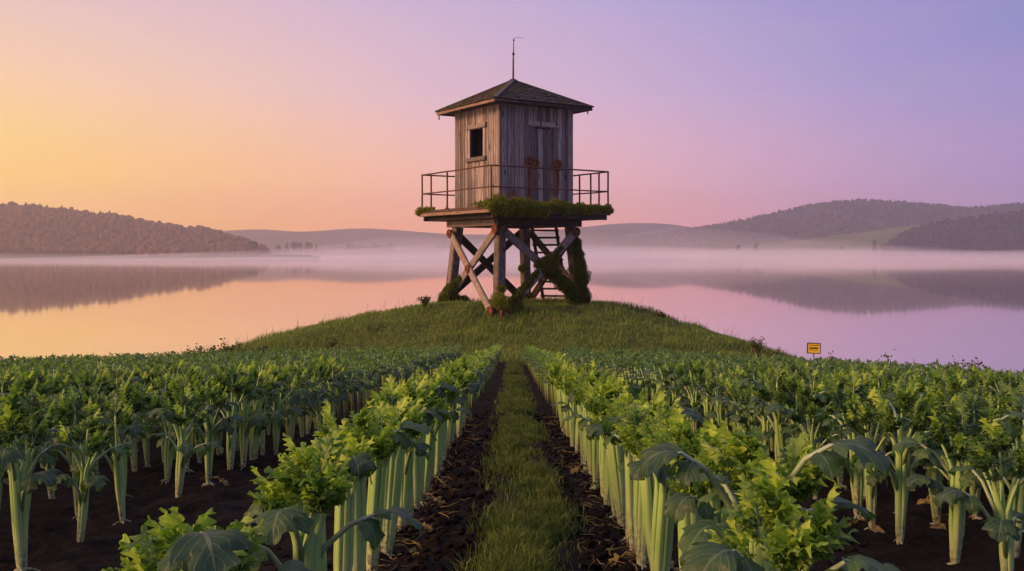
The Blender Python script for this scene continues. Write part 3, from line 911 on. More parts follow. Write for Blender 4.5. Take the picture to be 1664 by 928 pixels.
# window: open, dark inside
m = MB()
x = -HC - .05
box(m, (x, WIN[0] - .13, WIN[2] - .02), (x + .10, WIN[0] + .02, WIN[3] + .02), a=.4, jit=.006)
box(m, (x, WIN[1] - .02, WIN[2] - .02), (x + .10, WIN[1] + .13, WIN[3] + .02), a=.8, jit=.006)
win = m.build('window', TRIMW, tower, smooth=False)
m = MB(); box(m, (x - .07, WIN[0] - .30, WIN[3] + .03), (x + .06, WIN[1] + .26, WIN[3] + .24), a=.6, jit=.014); m.build('lintel', TRIMW, win, smooth=False)
m = MB(); box(m, (x - .10, WIN[0] - .27, WIN[2] - .20), (x + .06, WIN[1] + .24, WIN[2] - .03), a=.7, jit=.012); m.build('sill', TRIMW, win, smooth=False)
# roof
ZE, ZA, HR = E(6.78), E(8.32), 2.74
def roof_pt(k, s, t, lift=0.0):
    h = HR * (1 - t)
    x, y = s * h, -h
    n = np.array([0, -(ZA - ZE), HR]); n = n / np.linalg.norm(n) * lift
    y2, z2 = y + n[1], ZE + .16 + (ZA - ZE - .16) * t + n[2]
    for _ in range(k): x, y2 = -y2, x
    return (x, y2, z2)
m = MB()
NCR = 15
for k in range(4):
    for c in range(NCR):
        t0, t1 = c / NCR, min(1.0, (c + 1.35) / NCR)
        n = max(1, int(round(18 * (1 - t0)))); s = -1.0 + (0 if c % 2 else -.5 / n)
        while s < 1:
            w = 2 / n * R.uniform(.7, 1.3)
            s0, s1 = max(-1, s), min(1, s + w)
            s += w
            if s1 - s0 < .01: continue
            dj = R.uniform(-.006, .010); l0 = .045 + R.uniform(0, .03); tt = max(0, t0 + dj) - (.015 if c == 0 else 0)
            V = [roof_pt(k, s0 + .004, tt, l0), roof_pt(k, s1 - .004, tt, l0), roof_pt(k, s1 - .004, t1, .012), roof_pt(k, s0 + .004, t1, .012),
                 roof_pt(k, s0 + .004, tt, .0), roof_pt(k, s1 - .004, tt, .0), roof_pt(k, s1 - .004, t1, -.01), roof_pt(k, s0 + .004, t1, -.01)]
            m.add(np.array(V), [np.array([[0, 1, 2, 3], [4, 5, 1, 0], [5, 6, 2, 1], [7, 4, 0, 3]])], 0, None, R.random())
roof = m.build('roof', SHING, tower, smooth=False)
m = MB()
q = HR - .03
m.add(np.array([(-q, -q, ZE + .05), (q, -q, ZE + .05), (q, q, ZE + .05), (-q, q, ZE + .05), (0, 0, ZA - .06), (-q, -q, ZE + .12), (q, -q, ZE + .12), (q, q, ZE + .12), (-q, q, ZE + .12)]),
      [(3, 2, 1, 0), (5, 6, 4), (6, 7, 4), (7, 8, 4), (8, 5, 4), (0, 1, 6, 5), (1, 2, 7, 6), (2, 3, 8, 7), (3, 0, 5, 8)])
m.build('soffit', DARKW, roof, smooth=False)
for k in range(4):
    m = MB()
    a_ = np.array([-HR + .04, -HR + .04, ZE + .06]); b_ = np.array([HR - .10, -HR + .04, ZE + .06])
    M4 = Matrix.Rotation(k * pi / 2, 4, 'Z')
    m2 = MB(); beam(m2, a_, b_, .13, .06, (0, 0, 1), a=R.random(), seg=8, wob=.05, bev=.01)
    if k == 0:
        beam(m2, a_ + (.05, -.05, .015), a_ + (1.2, -.05, .0), .10, .04, (0, 0, 1), a=.4, seg=2)
    m.merge(m2, M4); m.build('fascia', DECKW if k == 3 else DARKW, roof, smooth=False)  # left fascia in lighter warm wood: the light on that side is coloured in
m = MB()
for (sx, sy) in ((-1, -1), (1, -1), (1, 1), (-1, 1)):
    beam(m, (sx * (HR + .02), sy * (HR + .02), ZE + .17), (0, 0, ZA + .05), .20, .05, (sx * -sy, 1 if sx * sy < 0 else -1, 0) if False else (-sy, sx, 0), a=R.random(), seg=9, wob=.06, bev=.01)
lathe(m, (0, 0, ZA - .05), (0, .001, 1), [(.26, 0), (.20, .09), (.10, .14), (.001, .15)], 10)
m.build('ridge_cap', SHING, roof, smooth=False)
m = MB()
for (p, l) in (((-HR + .45, -HR - .02, ZE), .16), ((1.25, -HR - .02, ZE), .2), ((HR - .25, -HR + .1, ZE - .04), .14), ((-HR - .02, HR - .35, ZE - .05), .22), ((-HR - .02, .35, ZE), .15)):
    beam(m, p, (p[0], p[1], p[2] - l), .06, .05, (1, 0, 0), a=R.random(), seg=1)
m.build('rafter_tail', DARKW, roof, smooth=False)
# lightning rod
m = MB(); zt = E(10.38)
tube(m, [(0, 0, ZA), (.0, 0, ZA + 1.0), (.01, .0, E(9.64))], [.045, .04, .032], 8)
tube(m, [(.01, 0, E(9.62)), (.03, 0, zt)], [.026, .016], 8)
rod = m.build('antenna', RAILM, tower)
m = MB(); V, Fs = ICO2; m.add(V * .075 + np.array([.01, 0, E(9.62)]), [Fs]); m.add(V * .05 + np.array([.03, 0, zt - .1]), [Fs]); m.build('finial', RAILM, rod)
m = MB(); d_ = np.array([cos(AL), -sin(AL), 0])
tube(m, [np.array([.03, 0, zt + .0]), np.array([.03, 0, zt + .03]) + d_ * .22, np.array([.03, 0, zt + .01]) + d_ * .42], [.012, .010, .006], 5)
m.build('vane', RAILM, rod)
# ladder behind the right face
def wl_(px, yrow, d): return to_local((px - CX) / F * d, d, EYE - (yrow - HY) / F * d)
lt, lb = wl_(864, 366, 48.6), wl_(884, 494, 50.0)
rt, rb = wl_(903, 366, 48.6), wl_(922, 494, 50.0)
lb = lb + (lb - lt) * .06; rb = rb + (rb - rt) * .06
wd = to_local(1 + TX, TY, TZ)
m = MB()
beam(m, lt, lb, .16, .12, wd, a=.2, seg=6, wob=.04); beam(m, rt, rb, .16, .12, wd, a=.7, seg=6, wob=.04)
lad = m.build('ladder', LADW, tower, smooth=False)
for k in np.linspace(.06, .93, 11):
    m = MB(); p, q = lt + (lb - lt) * k, rt + (rb - rt) * k; e = (q - p) / np.linalg.norm(q - p)
    beam(m, p - e * .12, q + e * .12 + np.array([0, 0, R.uniform(-.02, .02)]), .10, .07, (0, 0, 1), a=R.random(), seg=2, wob=.04, bev=.015)
    m.build('rung', LADW, lad, smooth=False)
for (k, dx) in ((0, 0), (1, .35)):
    pass
# moss and ivy growing on the timber
def fuzz(mb, blobs, per, size, rs, lo=.25, hang=0.0):
    V, Fs = ICO2
    for (c, r) in blobs:
        c = np.array(c, float); r = np.array(r, float) if not np.isscalar(r) else np.array([r, r, r], float)
        c[2] += rs.uniform(-.05, .05); r = r * rs.uniform(.85, 1.2)
        n = 1 + .5 * fbm(V[:, 0] * 2 + c[0] * 3, V[:, 1] * 2 + V[:, 2] * 2.3 + c[2] * 3, 3, 7)
        mb.add(c + V * r * n[:, None] * .88, [Fs], 0, None, lo * .8)
        k = int(per * (r.mean() / .25) ** 2)
        d = rs.normal(size=(k, 3)); d /= np.linalg.norm(d, axis=1)[:, None]
        nn = 1 + .5 * fbm(d[:, 0] * 2 + c[0] * 3, d[:, 1] * 2 + d[:, 2] * 2.3 + c[2] * 3, 3, 7)
        p = c + d * r * (nn * rs.uniform(.85, 1.06, k))[:, None]
        o = d + rs.normal(size=d.shape) * .6 + np.array([0, 0, -hang]); o /= np.linalg.norm(o, axis=1)[:, None]
        t = np.cross(o, rs.normal(size=o.shape)); t /= np.linalg.norm(t, axis=1)[:, None] + 1e-9
        L = size * rs.uniform(.6, 1.5, k)[:, None]
        Q = np.stack([p - t * L * .3, p + o * L * .5 - t * L * .35, p + o * L, p + o * L * .5 + t * L * .35], 1)
        lv = np.clip(lo + (1 - lo) * rs.uniform(0, 1, k) ** 1.5, 0, 1)
        mb.add(Q.reshape(-1, 3), [np.arange(4 * k).reshape(-1, 4)], 0, None, np.repeat(lv, 4))
def along(p, q, n, r0, r1, rs, jit=.08):
    p, q = np.array(p, float), np.array(q, float)
    return [(p + (q - p) * t + rs.uniform(-jit, jit, 3), (r0 + (r1 - r0) * t) * rs.uniform(.8, 1.25)) for t in np.linspace(0, 1, n)]
rs = np.random.RandomState(5)
m = MB()
fuzz(m, [((-3.25, -3.4, 4.82), (.36, .27, .34)), ((-2.9, -3.4, 4.80), (.4, .28, .36)), ((-2.5, -3.42, 4.76), (.34, .27, .34)), ((-2.1, -3.38, 4.82), (.34, .25, .28)), ((-1.75, -3.4, 4.74), (.36, .27, .34)),
         ((-1.35, -3.42, 4.76), (.30, .25, .32)), ((-1.0, -3.42, 4.72), (.36, .27, .38)), ((-.6, -3.4, 4.70), (.34, .26, .36)), ((-.2, -3.38, 4.82), (.34, .22, .22))]
        + along((.1, -3.36, 4.84), (1.6, -3.36, 4.82), 7, .22, .17, rs, .04) + along((1.7, -3.36, 4.78), (3.3, -3.36, 4.76), 10, .16, .15, rs, .03) + along((3.3, -3.3, 4.76), (3.35, -2.4, 4.8), 5, .13, .10, rs, .03), 1100, .042, rs)
fuzz(m, along((-3.36, 3.3, 4.78), (-3.36, 1.9, 4.86), 9, .14, .07, rs, .03) + along((-3.36, -3.1, 4.9), (-3.36, -1.8, 4.88), 6, .16, .05, rs, .03), 420, .06, rs)
m.build('moss', MOSS, deck)
no = np.array([0, -1, 0]) * (FI + .08)
m = MB()
X1 = (C0 + C1) / 2 + no
fuzz(m, [(X1 + rs.uniform(-.22, .22, 3) * (1, .4, 1), rs.uniform(.24, .36)) for _ in range(6)], 1700, .036, rs)
fuzz(m, along(C0 + (C1 - C0) * .56 + no, C0 + (C1 - C0) * .93 + no, 9, .30, .27, rs), 1700, .036, rs)
fuzz(m, along(D0 + (D1 - D0) * .22 + no * 1.3 + (0, 0, .08), D0 + (D1 - D0) * .46 + no * 1.3, 6, .16, .26, rs, .05), 1700, .036, rs)
fuzz(m, along(D0 + (D1 - D0) * .56 + no * 1.2 + (0, 0, .16), D0 + (D1 - D0) * .92 + no * 1.2 + (0, 0, .12), 10, .13, .20, rs, .04), 1700, .036, rs)
m.build('moss', IVY, tower)
m = MB()
fuzz(m, along(lp(1, -1, 3.45) + (.12, -.05, 0), lp(1, -1, .5) + (.1, -.08, 0), 15, .26, .36, rs, .1), 1700, .036, rs, hang=.5)
fuzz(m, along(lp(1, -1, 2.6) + (.35, .1, 0), lp(1, -1, 1.0) + (.35, 0, 0), 6, .2, .25, rs, .1), 1700, .036, rs, hang=.5)
fuzz(m, along(lp(1, -1, .5) + (-.3, -.1, 0), lp(1, -1, -.6) + (.25, .1, 0), 5, .3, .3, rs, .12), 1700, .036, rs)
m.build('ivy', IVY, tower)
m = MB()
fuzz(m, along(lp(-1, 1, .95) + (-.1, .0, 0), lp(-1, 1, gL), 8, .24, .36, rs, .08), 1700, .036, rs)
B0_, B1_ = lp(-1, -1, 3.78) + (-FI, 0, 0), lp(-1, 1, gL + .1) + (-FI, 0, 0)
fuzz(m, along(B0_ + (B1_ - B0_) * .68 + (-.1, 0, .05), B0_ + (B1_ - B0_) * .97 + (-.15, -.1, 0), 8, .15, .30, rs, .06), 1700, .036, rs)
fuzz(m, along(lp(-1, 1, gL + .15) + (.2, -.55, .05), lp(-1, 1, gL) + (.3, -.9, .1), 3, .34, .3, rs, .06), 1700, .036, rs)
m.build('moss', IVY, tower)
m = MB()
fuzz(m, [(lp(-1, -1, gF + .62) + (-.12, -.32, 0), .36), (lp(-1, -1, gF + .45) + (.1, -.38, 0), .28), (lp(-1, -1, 1.15) + (.0, -.2, 0), (.2, .14, .14)), (lp(-1, -1, gF + .2) + (.6, -.3, 0), .3), (lp(-1, -1, gF + .35) + (.85, -.3, .1), .26)], 1700, .036, rs)
fuzz(m, [(lp(1, 1, 1.9) + (-.2, -.1, 0), .2), (lp(1, 1, .5) + (-.2, -.1, 0), .2)] + along(lp(1, 1, gB + .1) + (.0, -.3, 0), lp(1, 1, gB) + (-.4, .1, 0), 4, .3, .3, rs), 380, .08, rs)
m.build('moss', MOSS, tower)

# ------------------------------------------------------------------ yellow sign at the far right edge of the field
YEL = metal_mat('yellow_sign_paint', (.62, .43, .012), (.72, .52, .020), .5, 0)
BLK = metal_mat('black_sign_paint', (.02, .012, .008), (.035, .02, .01), .6, 0)
PST = metal_mat('sign_post_paint', (.06, .045, .05), (.10, .08, .085), .6, .3)
sd = 30.0
sxw = wpx(1322.5, sd); szc = EYE - (566 - HY) / F * sd
sg = gz(sxw, sd)
sign = empty('sign', (sxw, sd, sg), radians(-15))
tag(sign, 'small yellow sign with black border and bars on a thin post by the water', 'sign')
bw, bh = .195, .158
m = MB(); tube(m, [(0, .035, -.35), (0, .035, szc - sg + bh * .7)], .016, 10); m.build('post', PST, sign)
m = MB()
box(m, (-bw, 0, szc - sg - bh), (bw, .018, szc - sg + bh)); board = m.build('board', YEL, sign, smooth=False)
zc = szc - sg
m = MB()
for (a0, a1, b0, b1) in ((-bw - .004, bw + .004, bh - .022, bh + .004), (-bw - .004, bw + .004, -bh - .004, -bh + .022), (-bw - .004, -bw + .022, -bh + .0221, bh - .0221), (bw - .022, bw + .004, -bh + .0221, bh - .0221)):
    box(m, (a0, -.008, zc + b0), (a1, .022, zc + b1))
m.build('border', BLK, board, smooth=False)
m = MB()
box(m, (-.135, -.005, zc + .082), (.135, 0.002, zc + .102))
for i in range(8):
    box(m, (-.120 + i * .031, -.005, zc + .020 + (i % 3) * .003), (-.120 + i * .031 + .021, .002, zc + .040))
box(m, (-.125, -.005, zc - .022), (.120, .002, zc + .012))
box(m, (-.125, -.006, zc - .066), (-.110, .002, zc - .0225))
for i in range(7):
    box(m, (-.105 + i * .033, -.005, zc - .066), (-.105 + i * .033 + .024, .002, zc - .054))
m.build('marking', BLK, board, smooth=False)
for o in (board,):
    o.rotation_euler = (0, radians(2.0), 0); o.location = Vector((0, 0, zc)) - Matrix.Rotation(radians(2.0), 3, 'Y') @ Vector((0, 0, zc))

# ------------------------------------------------------------------ grass
def blades(name, P, H, Wd, lean, mat, rs, label, tilt=None):
    n = len(P)
    a = rs.uniform(0, 2 * pi, n); d = np.stack([np.cos(a), np.sin(a), np.zeros(n)], 1)
    b = rs.uniform(0, 2 * pi, n); s = np.stack([np.cos(b), np.sin(b), np.zeros(n)], 1)
    if tilt is not None: d = d * .7 + tilt
    le = (lean * rs.uniform(.2, 1.4, n))[:, None] * H[:, None]
    up = np.array([0, 0, 1.0])
    m1 = P + up * H[:, None] * .55 + d * le * .35
    tp = P + up * H[:, None] * (1 - .25 * lean) + d * le
    w = Wd[:, None] * s * .5
    V = np.stack([P - w, P + w, m1 + w * .8, m1 - w * .8, tp], 1).reshape(-1, 3)
    k = np.arange(n) * 5
    val = np.clip(rs.normal(.42, .26, n), 0, 1)
    mb = MB().add(V, [np.stack([k, k + 1, k + 2, k + 3], 1), np.stack([k + 3, k + 2, k + 4], 1)], 0, None, np.repeat(val, 5))
    o = mb.build(name, mat)
    tag(o, label, 'grass', kind='stuff')
rs = np.random.RandomState(21)
# path strip
Y = 3.3 + (38.6 - 3.3) * rs.uniform(0, 1, 85000) ** 1.9
X = PX(Y) + np.clip(rs.normal(0, .10, len(Y)), -.30, .30)
cl = fbm(X * 4, Y * 2.2, 3, 77)
keep = (cl > -.08) | (rs.uniform(size=len(Y)) < .12)
X, Y, cl = X[keep], Y[keep], cl[keep]
Hh = np.clip(.025 + .095 * np.clip(cl + .3, 0, 1) + rs.uniform(-.015, .05, len(Y)), .02, .2)
blades('grass', np.stack([X, Y, ground(X, Y, True) - .004], 1), Hh, np.clip(.0032 + .0004 * Y, .004, .015), .75, PATHG, rs, 'strip of short green grass running up the middle path between two rows', tilt=np.array([-.1, -.3, 0]))
# mound and the banks outside the rows
n = 330000
X = rs.uniform(-26, 26, n); Y = rs.uniform(24, 58, n)
m_ = mound(X, Y)
ok = (Y > yend(X) + .2 + .3 * rs.normal(size=n)) & (ground(X, Y) > WATER + .1) & ((np.abs(X) < 15) | (rs.uniform(size=n) < .35)) & (Y < MY + 5)
X, Y = X[ok], Y[ok]
cl = fbm(X * .7, Y * .9, 3, 88)
Hh = np.clip(.08 + .34 * np.clip(cl + .15, 0, 1) + rs.uniform(-.03, .10, len(X)), .05, .5)
tall = rs.uniform(size=len(X)) < .010
Hh = np.where(tall, rs.uniform(.4, .95, len(X)), Hh)
blades('grass', np.stack([X, Y, ground(X, Y) - .01], 1), Hh, np.where(tall, .014, .019), .6, GRASS, rs, 'rough green grass covering the mound and the banks of the field', tilt=np.array([.35, -.1, 0]))

# weeds standing on the banks
WEED = grass_material('weed_leaves', (.04, .06, .015), (.085, .11, .025), (.16, .14, .05))
STEM = hill_mat('weed_stem', [(.3, (.05, .04, .02)), (.7, (.11, .085, .04))], 6.0)
def weed(px, d, h, wdt, label, seed, leaf=.05, name='bush'):
    rs = np.random.RandomState(seed)
    x = wpx(px, d)
    t = empty(name, (x, d, gz(x, d)))
    tag(t, label, 'bush', 'weeds along the banks of the field')
    st, lf = MB(), MB()
    for k in range(9):
        a = rs.uniform(0, 6.28); r = wdt * rs.uniform(.1, 1); hh = h * rs.uniform(.6, 1.05)
        e = np.array([r * cos(a), r * sin(a) * .6, hh])
        P = [np.array([0, 0, -.1]), e * (.35, .35, .5), e]
        tube(st, P, [.014, .010, .004], 5)
        n = 46
        t_ = rs.uniform(.35, 1.02, n)[:, None]
        p = P[1] + (e - P[1]) * (t_ - .35) / .65 + rs.normal(size=(n, 3)) * h * .07
        o = rs.normal(size=(n, 3)); o /= np.linalg.norm(o, axis=1)[:, None]
        s = np.cross(o, rs.normal(size=(n, 3))); s /= np.linalg.norm(s, axis=1)[:, None]
        L = leaf * rs.uniform(.6, 1.5, (n, 1))
        Q = np.stack([p, p + o * L * .5 + s * L * .32, p + o * L, p + o * L * .5 - s * L * .32], 1).reshape(-1, 3)
        lf.add(Q, [np.arange(4 * n).reshape(-1, 4)], 0, None, np.repeat(rs.uniform(0, 1, n), 4))
    st.build('stem', STEM, t); lf.build('foliage', WEED, t)
for (px, d, h, w, lab, nm) in [
    (427, 34.5, .95, .35, 'round dry bush highest on the left bank below the mound', 'bush'),
    (376, 34.0, 1.0, .45, 'wide dry bush left of the round one on the left bank', 'bush'),
    (400, 34.2, .75, .4, 'low straggly bush between the round and the wide bush', 'bush'),
    (352, 33.6, .9, .4, 'thin brown bush just left of the wide bush on the bank', 'bush'),
    (322, 33.0, .95, .35, 'small leafy bush at the left end of the bank bushes', 'bush'),
    (536, 41.0, .75, .8, 'dark clump of tall grass on the left slope of the mound', 'grass_clump'),
    (690, 45.6, .6, .4, 'small thicket beside the left foot of the tower', 'bush'),
    (1035, 47.5, .30, .6, 'dry tuft on the mound crest right of the tower', 'grass_clump'),
    (1075, 47.0, .30, .4, 'dry tuft where the mound starts to fall to the right', 'grass_clump'),
    (1232, 43.0, .9, .5, 'dry brush low on the right shoulder of the mound', 'bush'),
    (1258, 41.0, .8, .5, 'dry brush at the right foot of the mound nearest the sign', 'bush'),
    (1444, 19.5, .82, .05, 'single leafy weed poking above the crop right of the sign', 'bush'),
    (1548, 18.6, .84, .08, 'left of two leafy weeds above the crop at the right edge', 'bush'),
    (1584, 18.0, .82, .09, 'right of two leafy weeds above the crop at the right edge', 'bush'),
    (1352, 24.0, .82, .05, 'tiny weed sticking out of the crop beside the sign', 'bush')]:
    weed(px, d, h, w, lab, int(px), .06 if d < 25 else .085, nm)

# ------------------------------------------------------------------ celery
def blade(L, W, nl, dep, ns, nr, th0, droop, rs, fold=.25, cup=1.2, wave=.02, fwd=.35, env=.75):
    s = np.linspace(0, 1, ns)
    e = np.sin(pi * np.clip(s, 0, 1) ** env) ** .75
    e[0] = .06; e[-1] = .03
    ph = (nl * s + rs.uniform(0, 1)) % 1.0
    tooth = 1 - np.abs(2 * ph - 1) ** 1.0
    t2 = 1 - np.abs(2 * ((nl * 3 * s + .3) % 1.0) - 1)
    pit = th0 - droop * s ** 1.15
    ds = L / (ns - 1)
    C = np.stack([np.cumsum(np.cos(pit)) * ds - np.cos(pit[0]) * ds, np.zeros(ns), np.cumsum(np.sin(pit)) * ds - np.sin(pit[0]) * ds], 1)
    T = np.stack([np.cos(pit), 0 * pit, np.sin(pit)], 1); N = np.stack([-np.sin(pit), 0 * pit, np.cos(pit)], 1)
    t = np.linspace(-1, 1, 2 * nr + 1)
    V = []; uv = []
    fL, fR = rs.uniform(.85, 1.15, 2)
    w1 = rs.uniform(0, 6.28)
    for tt in t:
        hw = W / 2 * e * (1 - dep + dep * tooth + .12 * dep * t2) * (fL if tt < 0 else fR)
        y = tt * hw
        zz = fold * np.abs(y) - cup * y * y / W + wave * np.sin(s * 13 + w1 + tt * 3) * np.abs(tt)
        fw = fwd * np.abs(y) * (.4 + .8 * tooth)
        V.append(C + y[:, None] * np.array([0, 1, 0]) + N * zz[:, None] + T * fw[:, None])
        uv.append(np.stack([s, np.full(ns, tt)], 1))
    return np.concatenate(V), grid_faces(2 * nr + 1, ns), np.concatenate(uv)
def put(mb, geo, p, az, mat=0, a=0.0, roll=0.0, sc=1.0):
    V, Fs, uv = geo
    if roll:
        c, s = cos(roll), sin(roll)
        V = np.stack([V[:, 0], V[:, 1] * c - V[:, 2] * s, V[:, 1] * s + V[:, 2] * c], 1)
    c, s = cos(az), sin(az)
    V = np.stack([V[:, 0] * c - V[:, 1] * s, V[:, 0] * s + V[:, 1] * c, V[:, 2]], 1) * sc + np.array(p)
    mb.add(V, [Fs], mat, uv, a)
def compound(mb, p, az, pit, size, young, lod, rs):
    """a celery leaf: lobed end leaflet and two pairs of side leaflets on a short stalk"""
    d = np.array([cos(az) * cos(pit), sin(az) * cos(pit), sin(pit)])
    ns, nr = ((26, 2), (12, 1), (5, 1))[lod]
    y = lambda: float(np.clip(young + rs.uniform(-.15, .15), 0, 1))
    tip = p + d * size * .55
    if lod < 2: tube(mb, [p, tip], [.0035, .002], 5, 1, cap=False)
    put(mb, blade(size * 1.0, size * .66, 3.5, .74, ns, nr, pit - .05, rs.uniform(.1, .6), rs, .25, 2.0, .005, .55), tip, az, 0, y(), rs.uniform(-.3, .3))
    for k, (t, s) in enumerate(((.9, .7), (.35, .62))[: 2 if lod < 2 else 1]):
        for sg in (-1, 1):
            put(mb, blade(size * s, size * s * .62, 3, .74, max(5, ns - 6), nr, pit * .8, rs.uniform(.15, .8), rs, .25, 2.0, .005, .55), p + d * size * .55 * t, az + sg * rs.uniform(.7, 1.15), 0, y(), rs.uniform(-.4, .4))
def celery_parts(kind, seed, lod):
    rs = np.random.RandomState(seed)
    S, C = MB(), MB()
    H = .68
    K = (16, 8, 5)[lod]
    nst = {'hero': 5, 'bundle': 7, 'branch': 4}[kind]
    rb = {'hero': .015, 'bundle': .020, 'branch': .013}[kind]
    rr = {'hero': .019, 'bundle': .016, 'branch': .0145}[kind]
    hn = rs.uniform(.42, .48) if kind != 'branch' else rs.uniform(.34, .40)
    bow = rs.uniform(-.02, .02, 2)
    a0 = rs.uniform(0, 6.28)
    for i in range(nst + 1):
        a = a0 + i * 2 * pi / nst + rs.uniform(-.2, .2)
        r0, r1 = (rb, rb * 1.15) if i < nst else (0, 0)
        sp = (rs.uniform(.03, .055) if kind != 'branch' else rs.uniform(.05, .085)) if i < nst else rs.uniform(0, .015)
        top = H * rs.uniform(.74, .90) if i < nst else H * .92
        d = np.array([cos(a), sin(a), 0])
        zs = [-.05, .0, .04, hn * .5, hn, hn + (top - hn) * .35, hn + (top - hn) * .7, top]
        bw_ = rs.uniform(.95, 1.5)
        ra = [r0 * .4, r0 * .55, r0 * .8, r0 * 1.1 * bw_, r1 * bw_, r1 + sp * .35, r1 + sp * .75, r1 + sp * 1.15]
        P = [d * q + np.array([bow[0] * (z / H) ** 2, bow[1] * (z / H) ** 2, z]) for z, q in zip(zs, ra)]
        rad = np.array([.45, .62, .85, 1.0, .92, .62, .48, .36]) * rr * rs.uniform(.88, 1.12)
        if lod < 2 or i % 2 == 0:
            if lod == 2: P, rad = [P[1], P[4], P[7]], rad[[1, 4, 7]] * 1.25
            tube(S, P, rad, K, 0, 5 if lod == 0 else 0, .12, ref=(-sin(a), cos(a), 0.001), flat=.78)
        # heart leaves
        tp = P[-1]
        if lod == 2:
            for q in range(4):
                compound(C, P[-1] + (P[-2] - P[-1]) * .45 * q if len(P) > 3 else P[-1] - np.array([0, 0, .045 * q]), a + rs.uniform(-1.2, 1.2) + q * 1.9, rs.uniform(.7, 1.4) - .32 * q, rs.uniform(.07, .10), (.76 if kind == 'bundle' else .50) - .13 * q, 2, rs)
        else:
            compound(C, tp, a + rs.uniform(-.5, .5), rs.uniform(1.15, 1.5), rs.uniform(.072, .095), rs.uniform(*((.75, 1.0) if kind != 'branch' else (.52, .9))), lod, rs)
            for q in range(8 if lod == 0 else 5):
                z = P[6] + (P[7] - P[6]) * rs.uniform(.0, 1.08)
                compound(C, z, a + rs.uniform(-1.5, 1.5), rs.uniform(.55, 1.4), rs.uniform(.048, .076) * (1.15 if kind == 'hero' else 1), rs.uniform(*((.45, .95) if kind != 'branch' else (.12, .58))), lod, rs)
    if lod == 0:   # root plate
        for k in range(7):
            a = rs.uniform(0, 6.28); e = np.array([cos(a), sin(a), 0])
            tube(S, [e * .012 + (0, 0, .012), e * .035 + (0, 0, .006), e * rs.uniform(.05, .075) + (0, 0, -.012)], [.006, .004, .002], 5)
    S.a = [v[:, 2] + rs.uniform(-.07, .07) * np.clip(v[:, 2] / .1, 0, 1) for v in S.v]
    outer = []
    no = {'hero': 4, 'bundle': 1 if lod == 0 else 0, 'branch': 4}[kind] + rs.randint(0, 2)
    
    for k in range(no if lod < 2 else (rs.randint(0, 2) if kind == 'bundle' else 3)):
        a = a0 + k * 2.4 + rs.uniform(-.4, .4); d = np.array([cos(a), sin(a), 0])
        z0 = rs.uniform(.55, 1.25) * hn; ln = rs.uniform(.10, .18); rise = rs.uniform(.45, 1.0)
        p0 = d * rb * .9 + np.array([0, 0, z0 - .05]); p1 = d * (rb + .03) + np.array([0, 0, z0 + .04])
        p2 = p1 + d * ln * .42 + np.array([0, 0, ln * rise * .75]); p3 = p2 + d * ln * .35 + np.array([0, 0, ln * rise * .28])
        big_ = 1.12 if kind == 'hero' else 1.0
        g = blade(rs.uniform(.12, .17) * big_, rs.uniform(.10, .14) * big_, 3.5, .42, (25, 11, 5)[lod], (3, 2, 1)[lod], .45, rs.uniform(1.5, 2.4), rs, .28, 1.1, .008, .3, .62)
        y = rs.uniform(0, .35)
        if lod == 2:
            put(C, g, p3, a, 0, y); continue
        pm, bm = MB(), MB()
        tube(pm, [p0, p1, p2, p3, p3 + d * .04], [.010, .0085, .007, .005, .003], (9, 6)[lod])
        put(bm, g, p3, a, 0, y, rs.uniform(-.25, .25))
        for sg in (-1, 1):
            put(bm, blade(rs.uniform(.08, .11), .08, 2.5, .4, (11, 6)[lod], (2, 1)[lod], .2, rs.uniform(1.2, 2.2), rs, .2, 1.0, .006), p2 + (p3 - p2) * .5, a + sg * rs.uniform(.8, 1.2), 0, min(1, y + .1))
        outer.append((pm, bm))
    dry = None
    if lod == 0 and rs.uniform() < .45:
        dry = []
        for k in range(3):
            dm = MB(); dry.append(dm)
            a = rs.uniform(0, 6.28); d = np.array([cos(a), sin(a), 0])
            tube(dm, [d * .03 + (0, 0, .05), d * .07 + (0, 0, .055), d * .10 + (0, 0, .02)], [.006, .005, .003], 6)
            put(dm, blade(rs.uniform(.06, .11), rs.uniform(.05, .08), 2.5, .4, 10, 2, -.2, rs.uniform(.3, 1.0), rs, .3, .8, .012), d * .09 + (0, 0, .035), a, 0, .5, rs.uniform(-.5, .5))
    return S, C, outer, dry
class Kind: pass
def make_celery(kind, seed, lod):
    S, C, outer, dry = celery_parts(kind, seed, lod)
    r = empty('celery_plant', (0, 0, -50))
    kid(S.build('stalk_bundle', STALK), r)
    kid(C.build('leaf_crown', [LEAF, PETIOLE]), r)
    for pm, bm in outer:
        if lod == 0:
            o = kid(pm.build('outer_stalk', PETIOLE), r); kid(bm.build('leaf_blade', LEAF), o)
        else:
            b2 = MB().merge(bm)
            for f, m in zip(pm.f, pm.m): m += 1
            b2.merge(pm); kid(b2.build('outer_leaf', [LEAF, PETIOLE]), r)
    for dm in dry or []: kid(dm.build('withered_leaf', DRY), r)
    return r
PROTO = {('hero', 0): [make_celery('hero', 700 + i, 0) for i in range(5)], ('bundle', 0): [make_celery('bundle', 100 + i, 0) for i in range(6)], ('branch', 0): [make_celery('branch', 200 + i, 0) for i in range(6)],
         ('bundle', 1): [make_celery('bundle', 300 + i, 1) for i in range(5)], ('branch', 1): [make_celery('branch', 400 + i, 1) for i in range(5)]}
ORD1 = 'zeroth first second third fourth fifth sixth seventh eighth ninth tenth eleventh twelfth thirteenth fourteenth fifteenth sixteenth seventeenth eighteenth nineteenth'.split()
TENS = {2: 'twent', 3: 'thirt', 4: 'fort', 5: 'fift', 6: 'sixt', 7: 'sevent', 8: 'eight', 9: 'ninet'}
